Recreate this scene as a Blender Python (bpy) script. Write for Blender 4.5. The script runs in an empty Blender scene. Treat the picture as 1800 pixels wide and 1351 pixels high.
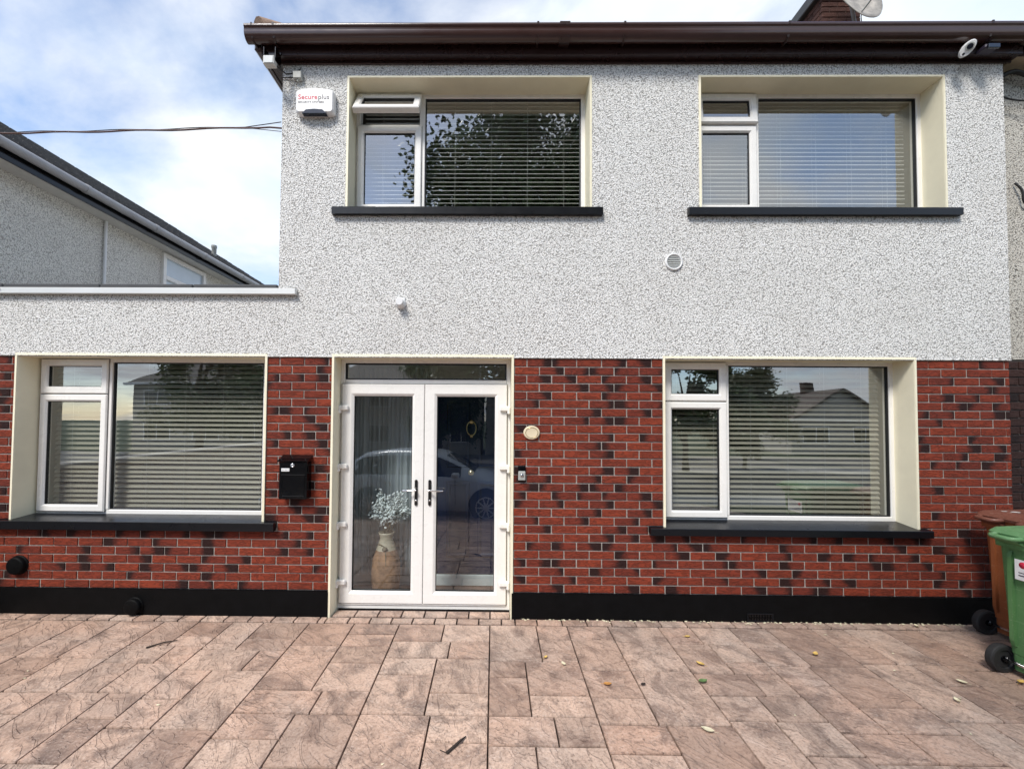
import bpy, bmesh, math, random
from math import radians as R, sin, cos, pi, tan, atan2, sqrt
from mathutils import Vector, Matrix, noise as mnoise

random.seed(11)
SC = bpy.context.scene
COL = SC.collection

# ------------------------------------------------------------------ camera, sky, sun, exposure
cam_d = bpy.data.cameras.new('camera')
cam = bpy.data.objects.new('camera', cam_d); COL.objects.link(cam)
cam_d.sensor_width = 36.0; cam_d.lens = 14.8
cam_d.shift_x = 40/1800; cam_d.shift_y = 40.5/1800
cam_d.clip_start = 0.05; cam_d.clip_end = 800
cam.matrix_world = (Matrix.Translation((0, -3.8, 1.767)) @ Matrix.Rotation(R(.6), 4, 'Z')
                    @ Matrix.Rotation(R(91.63), 4, 'X') @ Matrix.Rotation(R(.39), 4, 'Z'))
SC.camera = cam

SUN_EL, SUN_AZ = R(50), R(-152)          # azimuth from +Y towards +X
world = bpy.data.worlds.new('World'); SC.world = world; world.use_nodes = True
wt = world.node_tree; wt.nodes.clear()
def wn(t, **k):
    n = wt.nodes.new(t)
    for a, b in k.items(): setattr(n, a, b)
    return n
out = wn('ShaderNodeOutputWorld'); bg = wn('ShaderNodeBackground'); bg.inputs['Strength'].default_value = 0.12
sky = wn('ShaderNodeTexSky', sky_type='NISHITA', sun_disc=False, sun_elevation=SUN_EL, sun_rotation=SUN_AZ)
sky.air_density = 1.0; sky.dust_density = 0.6; sky.ozone_density = 1.5
tc = wn('ShaderNodeTexCoord'); sep = wn('ShaderNodeSeparateXYZ')
wt.links.new(tc.outputs['Generated'], sep.inputs[0])
zc = wn('ShaderNodeMath', operation='MAXIMUM'); zc.inputs[1].default_value = 0.0
wt.links.new(sep.outputs[2], zc.inputs[0])
za = wn('ShaderNodeMath', operation='ADD'); za.inputs[1].default_value = 0.22; wt.links.new(zc.outputs[0], za.inputs[0])
dx = wn('ShaderNodeMath', operation='DIVIDE'); dy = wn('ShaderNodeMath', operation='DIVIDE')
wt.links.new(sep.outputs[0], dx.inputs[0]); wt.links.new(za.outputs[0], dx.inputs[1])
wt.links.new(sep.outputs[1], dy.inputs[0]); wt.links.new(za.outputs[0], dy.inputs[1])
cmb = wn('ShaderNodeCombineXYZ'); wt.links.new(dx.outputs[0], cmb.inputs[0]); wt.links.new(dy.outputs[0], cmb.inputs[1])
cmb.inputs[2].default_value = 3.7
n1 = wn('ShaderNodeTexNoise'); n1.inputs['Scale'].default_value = 1.25; n1.inputs['Detail'].default_value = 9
n1.inputs['Roughness'].default_value = 0.56; n1.inputs['Distortion'].default_value = 0.25
wt.links.new(cmb.outputs[0], n1.inputs['Vector'])
rp = wn('ShaderNodeValToRGB'); rp.color_ramp.elements[0].position = 0.38; rp.color_ramp.elements[1].position = 0.575
wt.links.new(n1.outputs[0], rp.inputs[0])
n2 = wn('ShaderNodeTexNoise'); n2.inputs['Scale'].default_value = 3.1; n2.inputs['Detail'].default_value = 6
n2.inputs['Roughness'].default_value = 0.5
wt.links.new(cmb.outputs[0], n2.inputs['Vector'])
rp2 = wn('ShaderNodeValToRGB')
rp2.color_ramp.elements[0].position = 0.34; rp2.color_ramp.elements[0].color = (3.7, 4.25, 4.9, 1)
rp2.color_ramp.elements[1].position = 0.6; rp2.color_ramp.elements[1].color = (4.7, 4.85, 5.05, 1)
wt.links.new(n2.outputs[0], rp2.inputs[0])
skb = wn('ShaderNodeMix', data_type='RGBA', blend_type='MULTIPLY'); skb.inputs[0].default_value = 1.0
skb.inputs[7].default_value = (1.1, 1.12, 1.15, 1); wt.links.new(sky.outputs[0], skb.inputs[6])
mx = wn('ShaderNodeMix', data_type='RGBA'); wt.links.new(rp.outputs[0], mx.inputs[0])
wt.links.new(skb.outputs[2], mx.inputs[6]); wt.links.new(rp2.outputs[0], mx.inputs[7])
wt.links.new(mx.outputs[2], bg.inputs[0]); wt.links.new(bg.outputs[0], out.inputs[0])

sd = bpy.data.lights.new('sun', 'SUN'); sd.energy = 2.1; sd.angle = R(16); sd.color = (1, .955, .89)
sun = bpy.data.objects.new('sun', sd); COL.objects.link(sun)
sdir = Vector((sin(SUN_AZ)*cos(SUN_EL), cos(SUN_AZ)*cos(SUN_EL), sin(SUN_EL)))
sun.rotation_euler = sdir.to_track_quat('Z', 'Y').to_euler(); sun.location = (0, 0, 30)
SC.view_settings.view_transform = 'Standard'; SC.view_settings.look = 'None'
SC.view_settings.gamma = 1.0; SC.view_settings.use_curve_mapping = False
SC.view_settings.exposure = 0.95
SC.render.engine = 'CYCLES'
SC.cycles.max_bounces = 8; SC.cycles.transparent_max_bounces = 16; SC.cycles.caustics_reflective = False
SC.cycles.caustics_refractive = False; SC.cycles.sample_clamp_indirect = 6

# ------------------------------------------------------------------ materials
class NT:
    def __init__(s, name):
        s.m = bpy.data.materials.new(name); s.m.use_nodes = True; s.t = s.m.node_tree; s.t.nodes.clear()
        s.out = s.t.nodes.new('ShaderNodeOutputMaterial')
    def n(s, typ, ins=None, **k):
        nd = s.t.nodes.new('ShaderNode'+typ)
        for a, b in k.items(): setattr(nd, a, b)
        for a, b in (ins or {}).items():
            if isinstance(b, bpy.types.NodeSocket): s.t.links.new(b, nd.inputs[a])
            else: nd.inputs[a].default_value = b
        return nd
    def math(s, op, a, b=0.0, c=0.0): return s.n('Math', {0: a, 1: b, 2: c}, operation=op).outputs[0]
    def mix(s, f, a, b, mode='MIX'):
        return s.n('Mix', {0: f, 6: a, 7: b}, data_type='RGBA', blend_type=mode).outputs[2]
    def ramp(s, f, pts):
        nd = s.n('ValToRGB', {0: f}); el = nd.color_ramp.elements
        while len(el) < len(pts): el.new(.5)
        for e, (p, c) in zip(el, pts):
            e.position = p; e.color = (c, c, c, 1) if isinstance(c, (int, float)) else (*c, 1)
        return nd.outputs[0]
    def noise(s, vec, scale, detail=4, rough=.5, dist=0.0):
        ins = {'Scale': scale, 'Detail': detail, 'Roughness': rough, 'Distortion': dist}
        if vec is not None: ins['Vector'] = vec
        return s.n('TexNoise', ins)
    def pos(s): return s.n('NewGeometry').outputs['Position']
    def obj(s): return s.n('TexCoord').outputs['Object']
    def attr(s, name): return s.n('Attribute', attribute_name=name)
    def vmath(s, op, a, b): return s.n('VectorMath', {0: a, 1: b}, operation=op).outputs[0]
    def bump(s, h, strength, dist, nrm=None):
        ins = {'Height': h, 'Strength': strength, 'Distance': dist}
        if nrm is not None: ins['Normal'] = nrm
        return s.n('Bump', ins).outputs[0]
    def fin(s, col, rough=.5, nrm=None, metal=0.0, spec=.5, **k):
        ins = {'Base Color': col if isinstance(col, bpy.types.NodeSocket) else (*col, 1), 'Roughness': rough, 'Metallic': metal, 'Specular IOR Level': spec}
        if nrm is not None: ins['Normal'] = nrm
        ins.update(k)
        p = s.n('BsdfPrincipled', ins); s.t.links.new(p.outputs[0], s.out.inputs[0]); return s.m

def simple(name, col, rough=.5, metal=0.0, spec=.5, var=.12, vs=6.0, bs=0.0, bscale=120.0, bd=.002):
    t = NT(name); p = t.pos()
    f = t.noise(p, vs, 5, .6).outputs[0]
    c = t.mix(t.ramp(f, [(.3, 0), (.7, 1)]), tuple(x*(1-var) for x in col)+(1,), tuple(min(1, x*(1+var)) for x in col)+(1,))
    nr = t.bump(t.noise(p, bscale, 3).outputs[0], bs, bd) if bs else None
    f2 = t.noise(p, vs*2.3, 4, .6).outputs[0]
    r = t.math('ADD', t.math('MULTIPLY', f2, .16), rough-.08)
    return t.fin(c, r, nr, metal, spec)

def pebbledash(name, light, dark, warm=0.0, dirt=.12):
    t = NT(name); p = t.pos()
    w = t.noise(p, 26, 2).outputs['Color']
    pp = t.vmath('ADD', p, t.vmath('MULTIPLY', w, (.035, .035, .035)))
    v = t.n('TexVoronoi', {'Vector': pp, 'Scale': 84.0, 'Smoothness': .35, 'Randomness': 1.0}, feature='SMOOTH_F1')
    d = v.outputs['Distance']
    n = t.noise(p, 110, 3, .6).outputs[0]
    h = t.math('ADD', .28, t.math('SUBTRACT', t.math('MULTIPLY', n, .75), t.math('MULTIPLY', d, .8)))
    g = t.ramp(h, [(.02, dark), (.13, tuple(x*.5 for x in light)), (.24, light), (.5, tuple(min(1, x*1.08) for x in light))])
    big = t.noise(p, 1.1, 6, .6, .6).outputs[0]
    g = t.mix(t.math('MULTIPLY', t.ramp(big, [(.35, 1), (.65, 0)]), dirt), g, (.42, .38, .33, 1))
    return t.fin(g, .8, t.bump(h, 1.0, .012), spec=.2)

def glass(name, tint=(.93, .96, .95), ior=2.15):
    t = NT(name)
    lw = t.n('LayerWeight', {'Blend': .5}); f0 = ((ior-1)/(ior+1))**2
    fr = t.math('ADD', f0, t.math('MULTIPLY', t.math('POWER', lw.outputs['Facing'], 5.0), 1-f0))
    nz = t.noise(t.pos(), 1.6, 2).outputs[0]
    gl = t.n('BsdfGlossy', {'Roughness': .004, 'Color': (.96, .98, 1, 1), 'Normal': t.bump(nz, .05, .02)})
    tr = t.n('BsdfTransparent', {'Color': (*tint, 1)})
    ms = t.n('MixShader', {0: fr, 1: tr.outputs[0], 2: gl.outputs[0]})
    t.t.links.new(ms.outputs[0], t.out.inputs[0]); return t.m

def brick_mat(name, reds, mid, dark, share=.46):
    t = NT(name); rn = t.attr('rnd').outputs['Fac']; lc = t.attr('lc').outputs['Vector']
    s = t.n('SeparateXYZ', {0: lc}); lx, lz = s.outputs[0], s.outputs[2]
    p = t.pos()
    off = t.n('CombineXYZ', {0: t.math('MULTIPLY', rn, 57.0), 1: t.math('MULTIPLY', rn, 31.0), 2: 0.0}).outputs[0]
    q = t.vmath('ADD', p, off)
    r2 = t.math('FRACT', t.math('MULTIPLY', rn, 7.31)); r3 = t.math('FRACT', t.math('MULTIPLY', rn, 17.77)); r4 = t.math('FRACT', t.math('MULTIPLY', rn, 41.3))
    base = t.mix(r2, (*reds[0], 1), (*reds[1], 1))
    n = t.noise(q, 22, 5, .65).outputs[0]
    base = t.mix(t.ramp(n, [(.35, 0), (.75, .55)]), base, (*mid, 1))
    # dark, fired end with a slanted edge
    sgn = t.math('SUBTRACT', t.math('MULTIPLY', t.math('GREATER_THAN', r3, .38), 2.0), 1.0)
    e = t.math('ADD', t.math('MULTIPLY', lx, sgn), t.math('MULTIPLY', lz, t.math('MULTIPLY', t.math('SUBTRACT', r4, .25), 1.1)))
    e = t.math('ADD', e, t.math('MULTIPLY', t.math('SUBTRACT', t.noise(q, 30, 4, .6).outputs[0], .5), .06))
    st = t.math('SUBTRACT', t.math('MULTIPLY', r2, .08), .012)
    mask = t.n('MapRange', {0: t.math('SUBTRACT', e, st), 1: -.028, 2: .048, 3: 0.0, 4: 1.0}, interpolation_type='SMOOTHSTEP').outputs[0]
    on = t.math('LESS_THAN', rn, share)
    mask = t.math('MULTIPLY', mask, on)
    base = t.mix(t.math('MULTIPLY', on, .6), base, (*mid, 1))
    col = t.mix(t.math('MULTIPLY', mask, .9), base, (*dark, 1))
    # creases
    st_ = t.vmath('MULTIPLY', q, (9.0, 9.0, 34.0))
    cr = t.noise(st_, 1.0, 3, .5, 1.6).outputs[0]
    crack = t.ramp(t.math('ABSOLUTE', t.math('SUBTRACT', cr, .5)), [(0, 0), (.02, .15), (.06, 1)])
    col = t.mix(t.math('MULTIPLY', t.math('SUBTRACT', 1.0, crack), .45), col, (.035, .016, .012, 1))
    nr = t.bump(t.math('ADD', t.math('MULTIPLY', crack, .6), t.math('MULTIPLY', t.noise(q, 90, 4, .6).outputs[0], .5)), .75, .006)
    return t.fin(col, t.math('ADD', .55, t.math('MULTIPLY', n, .3)), nr, spec=.14)

def slab_mat(name):
    t = NT(name); rn = t.attr('rnd').outputs['Fac']; p = t.pos()
    off = t.n('CombineXYZ', {0: t.math('MULTIPLY', rn, 41.0), 1: t.math('MULTIPLY', rn, 73.0), 2: t.math('MULTIPLY', rn, 19.0)}).outputs[0]
    q = t.vmath('ADD', p, off)
    r2 = t.math('FRACT', t.math('MULTIPLY', rn, 9.7))
    n1 = t.noise(q, 3.4, 7, .62, 1.3).outputs[0]
    n2 = t.noise(p, 1.3, 5, .6, .8).outputs[0]
    n3 = t.noise(q, 66, 6, .75).outputs[0]
    base = t.mix(r2, (.62, .40, .295, 1), (.70, .50, .385, 1))
    base = t.mix(t.ramp(n2, [(.4, 0), (.72, .8)]), base, (.47, .385, .33, 1))
    col = t.mix(t.ramp(n1, [(.48, 0), (.57, .42), (.72, .85)]), base, (.14, .095, .08, 1))
    n4 = t.noise(q, 6.5, 6, .7, .6).outputs[0]
    col = t.mix(t.ramp(n4, [(.52, 0), (.68, .55)]), col, (.66, .45, .34, 1))
    col = t.mix(t.ramp(n4, [(.30, .4), (.42, 0)]), col, (.24, .17, .145, 1))
    col = t.mix(t.ramp(n3, [(.36, .6), (.5, 0)]), col, (.17, .115, .095, 1))
    col = t.mix(t.ramp(n3, [(.54, 0), (.68, .6)]), col, (.74, .62, .54, 1))
    r5 = t.math('FRACT', t.math('MULTIPLY', rn, 23.3))
    col = t.mix(t.ramp(r5, [(.45, 0), (1.0, .42)]), col, (.27, .165, .12, 1))
    # slate relief: wandering ridges
    ang = t.n('VectorRotate', {'Vector': q, 'Axis': (0, 0, 1), 'Angle': t.math('ADD', .5, t.math('MULTIPLY', r2, .7))}, rotation_type='AXIS_ANGLE').outputs[0]
    sq = t.vmath('MULTIPLY', ang, (2.6, 6.5, 1.0))
    rd = t.noise(sq, 1.2, 5, .55, 1.1).outputs[0]
    stepn = t.ramp(rd, [(.36, 0), (.375, .3), (.47, .36), (.485, .66), (.60, .7), (.615, 1.0)])
    edge = t.math('ABSOLUTE', t.math('SUBTRACT', rd, .48))
    col = t.mix(t.ramp(edge, [(0, .4), (.006, .12), (.03, 0)]), col, (.14, .10, .085, 1))
    col = t.mix(t.math('MULTIPLY', t.math('SUBTRACT', 1.0, stepn), .38), col, t.mix(.75, col, (.10, .075, .065, 1)))
    edge2 = t.math('ABSOLUTE', t.math('SUBTRACT', rd, .61))
    col = t.mix(t.ramp(edge2, [(0, .22), (.012, 0), (.03, 0)]), col, (.60, .48, .42, 1))
    eg = t.n('SeparateXYZ', {0: t.attr('lc').outputs['Vector']}).outputs[0]      # slabs darken in patches at the joint edges
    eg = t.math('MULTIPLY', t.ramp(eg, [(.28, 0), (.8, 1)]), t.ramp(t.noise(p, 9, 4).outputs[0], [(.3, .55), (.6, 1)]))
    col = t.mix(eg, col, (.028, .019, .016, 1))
    h = t.math('ADD', t.math('MULTIPLY', stepn, .8), t.math('ADD', t.math('MULTIPLY', n3, .22), t.math('MULTIPLY', n1, .6)))
    return t.fin(col, t.math('ADD', .26, t.math('MULTIPLY', n3, .34)), t.bump(h, .9, .016), spec=.5)

M = {}
M['pebble'] = pebbledash('white_pebbledash', (.84, .83, .81), (.36, .35, .335), dirt=.13)
M['pebble_grey'] = pebbledash('grey_pebbledash', (.64, .61, .55), (.15, .14, .125), dirt=.3)
M['pebble_left'] = pebbledash('pale_grey_pebbledash', (.90, .88, .82), (.46, .43, .39), dirt=.2)
M['brick'] = brick_mat('red_flashed_brick', ((.27, .050, .024), (.205, .040, .022)), (.135, .028, .020), (.010, .009, .010))
M['brick_dark'] = brick_mat('dark_brown_brick', ((.055, .028, .024), (.042, .024, .022)), (.03, .018, .018), (.018, .014, .015), .3)
M['brick_chim'] = brick_mat('chimney_brick', ((.11, .052, .04), (.085, .042, .034)), (.06, .03, .025), (.04, .022, .02), .3)
M['mortar'] = simple('pale_grey_mortar', (.33, .30, .275), .9, var=.25, vs=30, bs=.6, bscale=180, bd=.004)
M['mortar_dark'] = simple('dim_grey_mortar', (.12, .10, .09), .9, var=.2, vs=30, bs=.6, bscale=180)
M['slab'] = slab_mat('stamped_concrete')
M['joint'] = simple('dark_joint', (.05, .036, .032), .85, var=.3, vs=20, bs=.5, bscale=90)
M['black_paint'] = simple('black_masonry_paint', (.0022, .0022, .0026), .6, spec=.12, var=.35, vs=9, bs=.5, bscale=140, bd=.003)
M['sill'] = simple('charcoal_sill', (.0055, .006, .008), .30, spec=.35, var=.12, vs=5, bs=.1, bscale=300)
M['cream'] = simple('cream_plaster', (.85, .79, .60), .55, var=.05, vs=4, bs=.25, bscale=70, bd=.003)
M['pvc'] = simple('off_white_pvc', (.83, .81, .775), .28, var=.03, vs=3)
M['gasket'] = simple('black_gasket_and_gap', (.008, .008, .009), .5)  # real gaskets, and the black rings painted in as shadow gaps
M['glass'] = glass('window_glass', (.88, .90, .88), 3.3)
M['glass_door'] = glass('door_glass', (.80, .87, .90), 2.05)
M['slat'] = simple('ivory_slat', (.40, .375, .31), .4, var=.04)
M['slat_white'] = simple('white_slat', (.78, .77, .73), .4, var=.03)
M['cord'] = simple('white_cord', (.6, .6, .57), .8)
M['room'] = simple('room_plaster', (.30, .28, .25), .8, var=.06)
M['roomfloor'] = simple('room_floor', (.12, .08, .05), .5)
M['gutter'] = simple('brown_pvc', (.050, .024, .021), .22, var=.12, vs=3, spec=.6)
M['fascia'] = simple('dark_brown_pvc', (.026, .012, .011), .28, var=.12, vs=3)
M['roof_tile'] = simple('concrete_tile', (.10, .075, .062), .85, var=.35, vs=7, bs=.6, bscale=80)
M['hip_tile'] = simple('weathered_hip_tile', (.26, .17, .12), .85, var=.35, vs=18, bs=.8, bscale=60, bd=.006)
M['slate'] = simple('grey_roof_tile', (.085, .078, .074), .8, var=.4, vs=11, bs=.7, bscale=60, bd=.006)
M['lead'] = simple('dark_felt', (.05, .05, .052), .6, var=.2, vs=5, bs=.3, bscale=60)
M['alu'] = simple('brushed_aluminium', (.66, .66, .64), .5, metal=.35, var=.06, vs=2)
M['grey_pvc'] = simple('grey_gutter_pvc', (.33, .33, .34), .4, var=.1, vs=4)
M['white'] = simple('white_plastic', (.78, .78, .78), .35, var=.03)
M['offwhite'] = simple('aged_white_plastic', (.55, .54, .51), .5, var=.1)
M['greybox'] = simple('grey_plastic', (.38, .39, .37), .5, var=.08)
M['black_metal'] = simple('black_gloss_metal', (.002, .002, .0028), .12, var=.1, spec=.4)
M['chrome'] = simple('chrome', (.75, .75, .76), .12, metal=1.0, var=.05)
M['dark_chrome'] = simple('dark_metal', (.10, .095, .09), .2, metal=1.0)
M['brass'] = simple('brass', (.72, .55, .28), .2, metal=1.0)
M['plaque'] = simple('cream_ceramic', (.70, .60, .42), .25, var=.05, vs=20)
M['lens'] = simple('dark_lens', (.01, .012, .02), .08, spec=.8)
M['led'] = simple('lamp_glass', (.62, .64, .63), .15, var=.05)
M['ink_red'] = simple('red_print', (.62, .03, .07), .5)
M['ink_black'] = simple('dark_print', (.03, .022, .04), .5)
M['navy'] = simple('navy_door_paint', (.008, .016, .045), .22, var=.08)
def binmat(name, col, light, rough):
    t = NT(name); p = t.pos()
    c = t.mix(t.ramp(t.noise(p, 5, 5, .6).outputs[0], [(.3, 0), (.7, 1)]), tuple(x*.84 for x in col)+(1,), tuple(x*1.12 for x in col)+(1,))
    sp = t.ramp(t.noise(p, 75, 3, .6).outputs[0], [(.66, 0), (.72, .7)])
    sc = t.ramp(t.noise(t.vmath('MULTIPLY', p, (8.0, 8.0, 60.0)), 1.0, 4, .6, .8).outputs[0], [(.64, 0), (.70, .45)])
    c = t.mix(t.math('MAXIMUM', sp, sc), c, (*light, 1))
    c = t.mix(t.ramp(t.noise(t.vmath('MULTIPLY', p, (14.0, 14.0, 2.2)), 1.0, 4, .6).outputs[0], [(.5, 0), (.75, .35)]), c, tuple(x*.45 for x in col)+(1,))
    return t.fin(c, rough, t.bump(t.noise(p, 160, 3).outputs[0], .15, .002), spec=.4)
M['bin_green'] = binmat('green_bin_plastic', (.10, .225, .085), (.32, .42, .26), .38)
M['bin_green2'] = binmat('green_lid_plastic', (.115, .245, .105), (.34, .46, .30), .42)
M['bin_brown'] = binmat('brown_bin_plastic', (.27, .088, .034), (.42, .24, .15), .4)
M['bin_brown2'] = binmat('brown_lid_plastic', (.17, .066, .045), (.50, .38, .30), .4)
M['rubber'] = simple('black_rubber', (.018, .018, .019), .7, var=.2, vs=20)
M['vase'] = simple('turned_brown_vase', (.30, .155, .075), .55, var=.45, vs=14)
M['vase_cream'] = simple('cream_glaze', (.46, .38, .27), .4, var=.1)
M['flower'] = simple('dried_white_blossom', (.8, .8, .76), .9, var=.1)
M['stem'] = simple('dry_stem', (.16, .12, .07), .9)
M['tile_floor'] = simple('porch_tile', (.17, .09, .06), .35, var=.3, vs=9)
M['skirting'] = simple('white_gloss', (.62, .62, .58), .3)
M['leaf_y'] = simple('yellow_leaf', (.62, .42, .12), .7, var=.3, vs=40)
M['leaf_g'] = simple('green_leaf', (.12, .20, .07), .6, var=.3, vs=40)
M['leaf_o'] = simple('orange_leaf', (.55, .26, .07), .7, var=.3, vs=40)
M['leaf_p'] = simple('pale_leaf', (.66, .60, .42), .7, var=.2, vs=40)
M['twig'] = simple('dark_twig', (.03, .022, .018), .9)
M['cable'] = simple('brown_cable', (.10, .055, .05), .7)
M['cable_k'] = simple('black_cable', (.012, .012, .012), .6)
M['asphalt'] = simple('asphalt', (.05, .05, .052), .9, var=.25, vs=3, bs=.8, bscale=120, bd=.006)
M['paving'] = simple('concrete_footpath', (.33, .32, .30), .85, var=.15, vs=2, bs=.4, bscale=80)
M['grass'] = simple('lawn', (.03, .048, .016), .95, var=.4, vs=4, bs=1, bscale=60, bd=.03)
M['bark'] = simple('tree_bark', (.09, .068, .05), .9, var=.35, vs=9, bs=.9, bscale=30, bd=.02)
M['carpaint'] = simple('grey_blue_metallic', (.58, .65, .72), .22, metal=.1, var=.02)
M['carpaint2'] = simple('silver_metallic', (.55, .57, .58), .25, metal=.5, var=.02)
M['carglass'] = simple('tinted_car_glass', (.01, .012, .014), .05, spec=.8)
M['alloy'] = simple('alloy_rim', (.6, .6, .6), .3, metal=1.0)
M['wall_white'] = simple('cream_render', (.40, .375, .335), .85, var=.12, vs=2)
M['darkpane'] = simple('dark_window', (.02, .025, .03), .06, spec=.8)
def leafmat(name, a, b):
    t = NT(name); f = t.noise(t.pos(), 1.7, 3).outputs[0]; rn = t.attr('rnd').outputs['Fac']
    c = t.mix(t.math('ADD', t.math('MULTIPLY', f, .5), t.math('MULTIPLY', rn, .5)), (*a, 1), (*b, 1))
    return t.fin(c, .5, spec=.4)
M['foliage'] = leafmat('tree_leaves', (.028, .055, .014), (.085, .135, .035))
M['foliage2'] = leafmat('copper_leaves', (.05, .06, .02), (.10, .12, .04))
def sheer():
    t = NT('sheer_curtain'); p = t.pos()
    c = t.mix(t.noise(p, 5, 3).outputs[0], (.68, .70, .69, 1), (.80, .82, .80, 1))
    d = t.n('BsdfDiffuse', {'Color': c}); tl = t.n('BsdfTranslucent', {'Color': c})
    m = t.n('MixShader', {0: .45, 1: d.outputs[0], 2: tl.outputs[0]}); t.t.links.new(m.outputs[0], t.out.inputs[0]); return t.m
M['sheer'] = sheer()

# ------------------------------------------------------------------ mesh helpers
class MB:
    """collects shapes; build() links them as one mesh object"""
    def __init__(s): s.v = []; s.f = []; s.sm = []; s.at = []; s.lc = []
    def add(s, vs, fs, smooth=False, rnd=0.0, lc=None):
        o = len(s.v); s.v += [tuple(v) for v in vs]; s.f += [tuple(i+o for i in f) for f in fs]
        s.sm += [smooth]*len(fs); s.at += [rnd]*len(vs); s.lc += (lc if lc else [(0, 0, 0)]*len(vs)); return s
    def box(s, x0, x1, y0, y1, z0, z1, b=0.0, **k):
        if b <= 0:
            vs = [(x, y, z) for x in (x0, x1) for y in (y0, y1) for z in (z0, z1)]
            return s.add(vs, [(0, 1, 3, 2), (4, 6, 7, 5), (0, 4, 5, 1), (2, 3, 7, 6), (0, 2, 6, 4), (1, 5, 7, 3)], **k)
        vs = []; idx = {}
        for i, x in enumerate((x0, x1)):
            for j, y in enumerate((y0, y1)):
                for l, z in enumerate((z0, z1)):
                    sx, sy, sz = (1, -1)[i], (1, -1)[j], (1, -1)[l]
                    for a, d in enumerate(((0, b, b), (b, 0, b), (b, b, 0))):
                        idx[i, j, l, a] = len(vs); vs.append((x+sx*d[0], y+sy*d[1], z+sz*d[2]))
        fs = []
        for i in (0, 1):
            fs.append([idx[i, a, c, 0] for a, c in ((0, 0), (0, 1), (1, 1), (1, 0))])
            fs.append([idx[a, i, c, 1] for a, c in ((0, 0), (0, 1), (1, 1), (1, 0))])
            fs.append([idx[a, c, i, 2] for a, c in ((0, 0), (0, 1), (1, 1), (1, 0))])
        for i in (0, 1):
            for j in (0, 1):
                fs.append([idx[i, j, 0, 0], idx[i, j, 1, 0], idx[i, j, 1, 1], idx[i, j, 0, 1]])
                fs.append([idx[i, 0, j, 0], idx[i, 1, j, 0], idx[i, 1, j, 2], idx[i, 0, j, 2]])
                fs.append([idx[0, i, j, 1], idx[1, i, j, 1], idx[1, i, j, 2], idx[0, i, j, 2]])
                for l in (0, 1): fs.append([idx[i, j, l, 0], idx[i, j, l, 1], idx[i, j, l, 2]])
        return s.add(vs, fs, **k)
    def tube(s, pts, r, n=10, cap=True, smooth=True):
        pts = [Vector(p) for p in pts]; rs = r if isinstance(r, (list, tuple)) else [r]*len(pts)
        vs = []; fs = []; up = Vector((0, 0, 1)); prev = None
        for i, p in enumerate(pts):
            d = (pts[min(i+1, len(pts)-1)]-pts[max(i-1, 0)]).normalized()
            if prev is None:
                a = d.cross(up) if abs(d.dot(up)) < .95 else d.cross(Vector((1, 0, 0)))
            else: a = prev - d*prev.dot(d)
            a.normalize(); prev = a; b = d.cross(a)
            for k in range(n):
                t = 2*pi*k/n; vs.append(p + (a*cos(t)+b*sin(t))*rs[i])
        for i in range(len(pts)-1):
            for k in range(n):
                k2 = (k+1) % n; fs.append((i*n+k, i*n+k2, (i+1)*n+k2, (i+1)*n+k))
        s.add(vs, fs, smooth)
        if cap:
            m = len(pts)-1; s.add(vs[:n], [tuple(range(n))[::-1]]); s.add(vs[m*n:], [tuple(range(n))])
        return s
    def lathe(s, prof, origin=(0, 0, 0), axis='Z', n=24, sx=1.0, smooth=True):
        vs = []; fs = []; o = Vector(origin)
        for r, h in prof:
            for k in range(n):
                t = 2*pi*k/n; a, b = r*cos(t)*sx, r*sin(t)
                vs.append(o + (Vector((a, b, h)) if axis == 'Z' else Vector((a, h, b)) if axis == 'Y' else Vector((h, a, b))))
        for i in range(len(prof)-1):
            for k in range(n):
                k2 = (k+1) % n; fs.append((i*n+k, i*n+k2, (i+1)*n+k2, (i+1)*n+k))
        s.add(vs, fs, smooth)
        if prof[0][0] > 1e-5: s.add(vs[:n], [tuple(range(n))])
        if prof[-1][0] > 1e-5: s.add(vs[-n:], [tuple(range(n))])
        return s
    def ring(s, x0, x1, z0, z1, prof):
        m = len(prof); vs = []; fs = []
        for cx, cz, sx, sz in ((x0, z0, 1, 1), (x1, z0, -1, 1), (x1, z1, -1, -1), (x0, z1, 1, -1)):
            for i, y in prof: vs.append((cx+sx*i, y, cz+sz*i))
        for c in range(4):
            c2 = (c+1) % 4
            for k in range(m):
                k2 = (k+1) % m; fs.append((c*m+k, c2*m+k, c2*m+k2, c*m+k2))
        return s.add(vs, fs)
    def prism(s, poly, a, b, axis='Y', smooth=False):
        def P(p, h): return (p[0], h, p[1]) if axis == 'Y' else (h, p[0], p[1]) if axis == 'X' else (p[0], p[1], h)
        n = len(poly); vs = [P(p, a) for p in poly]+[P(p, b) for p in poly]
        s.add(vs, [(k, (k+1) % n, n+(k+1) % n, n+k) for k in range(n)], smooth)
        return s.add(vs, [tuple(range(n))[::-1], tuple(range(n, 2*n))])
    def mesh(s, name, mat, attrs=False, recalc=True):
        me = bpy.data.meshes.new(name); me.from_pydata(s.v, [], s.f)
        me.polygons.foreach_set('use_smooth', s.sm)
        if attrs:
            a = me.attributes.new('rnd', 'FLOAT', 'POINT'); a.data.foreach_set('value', s.at)
            l = me.attributes.new('lc', 'FLOAT_VECTOR', 'POINT'); l.data.foreach_set('vector', [c for p in s.lc for c in p])
        if recalc:
            bm = bmesh.new(); bm.from_mesh(me); bmesh.ops.recalc_face_normals(bm, faces=bm.faces); bm.to_mesh(me); bm.free()
        me.materials.append(mat if not isinstance(mat, str) else M[mat]); me.update(); return me
    def build(s, name, mat, parent=None, label=None, attrs=False, recalc=True):
        return link(name, s.mesh(name, mat, attrs, recalc), parent, label)

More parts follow.
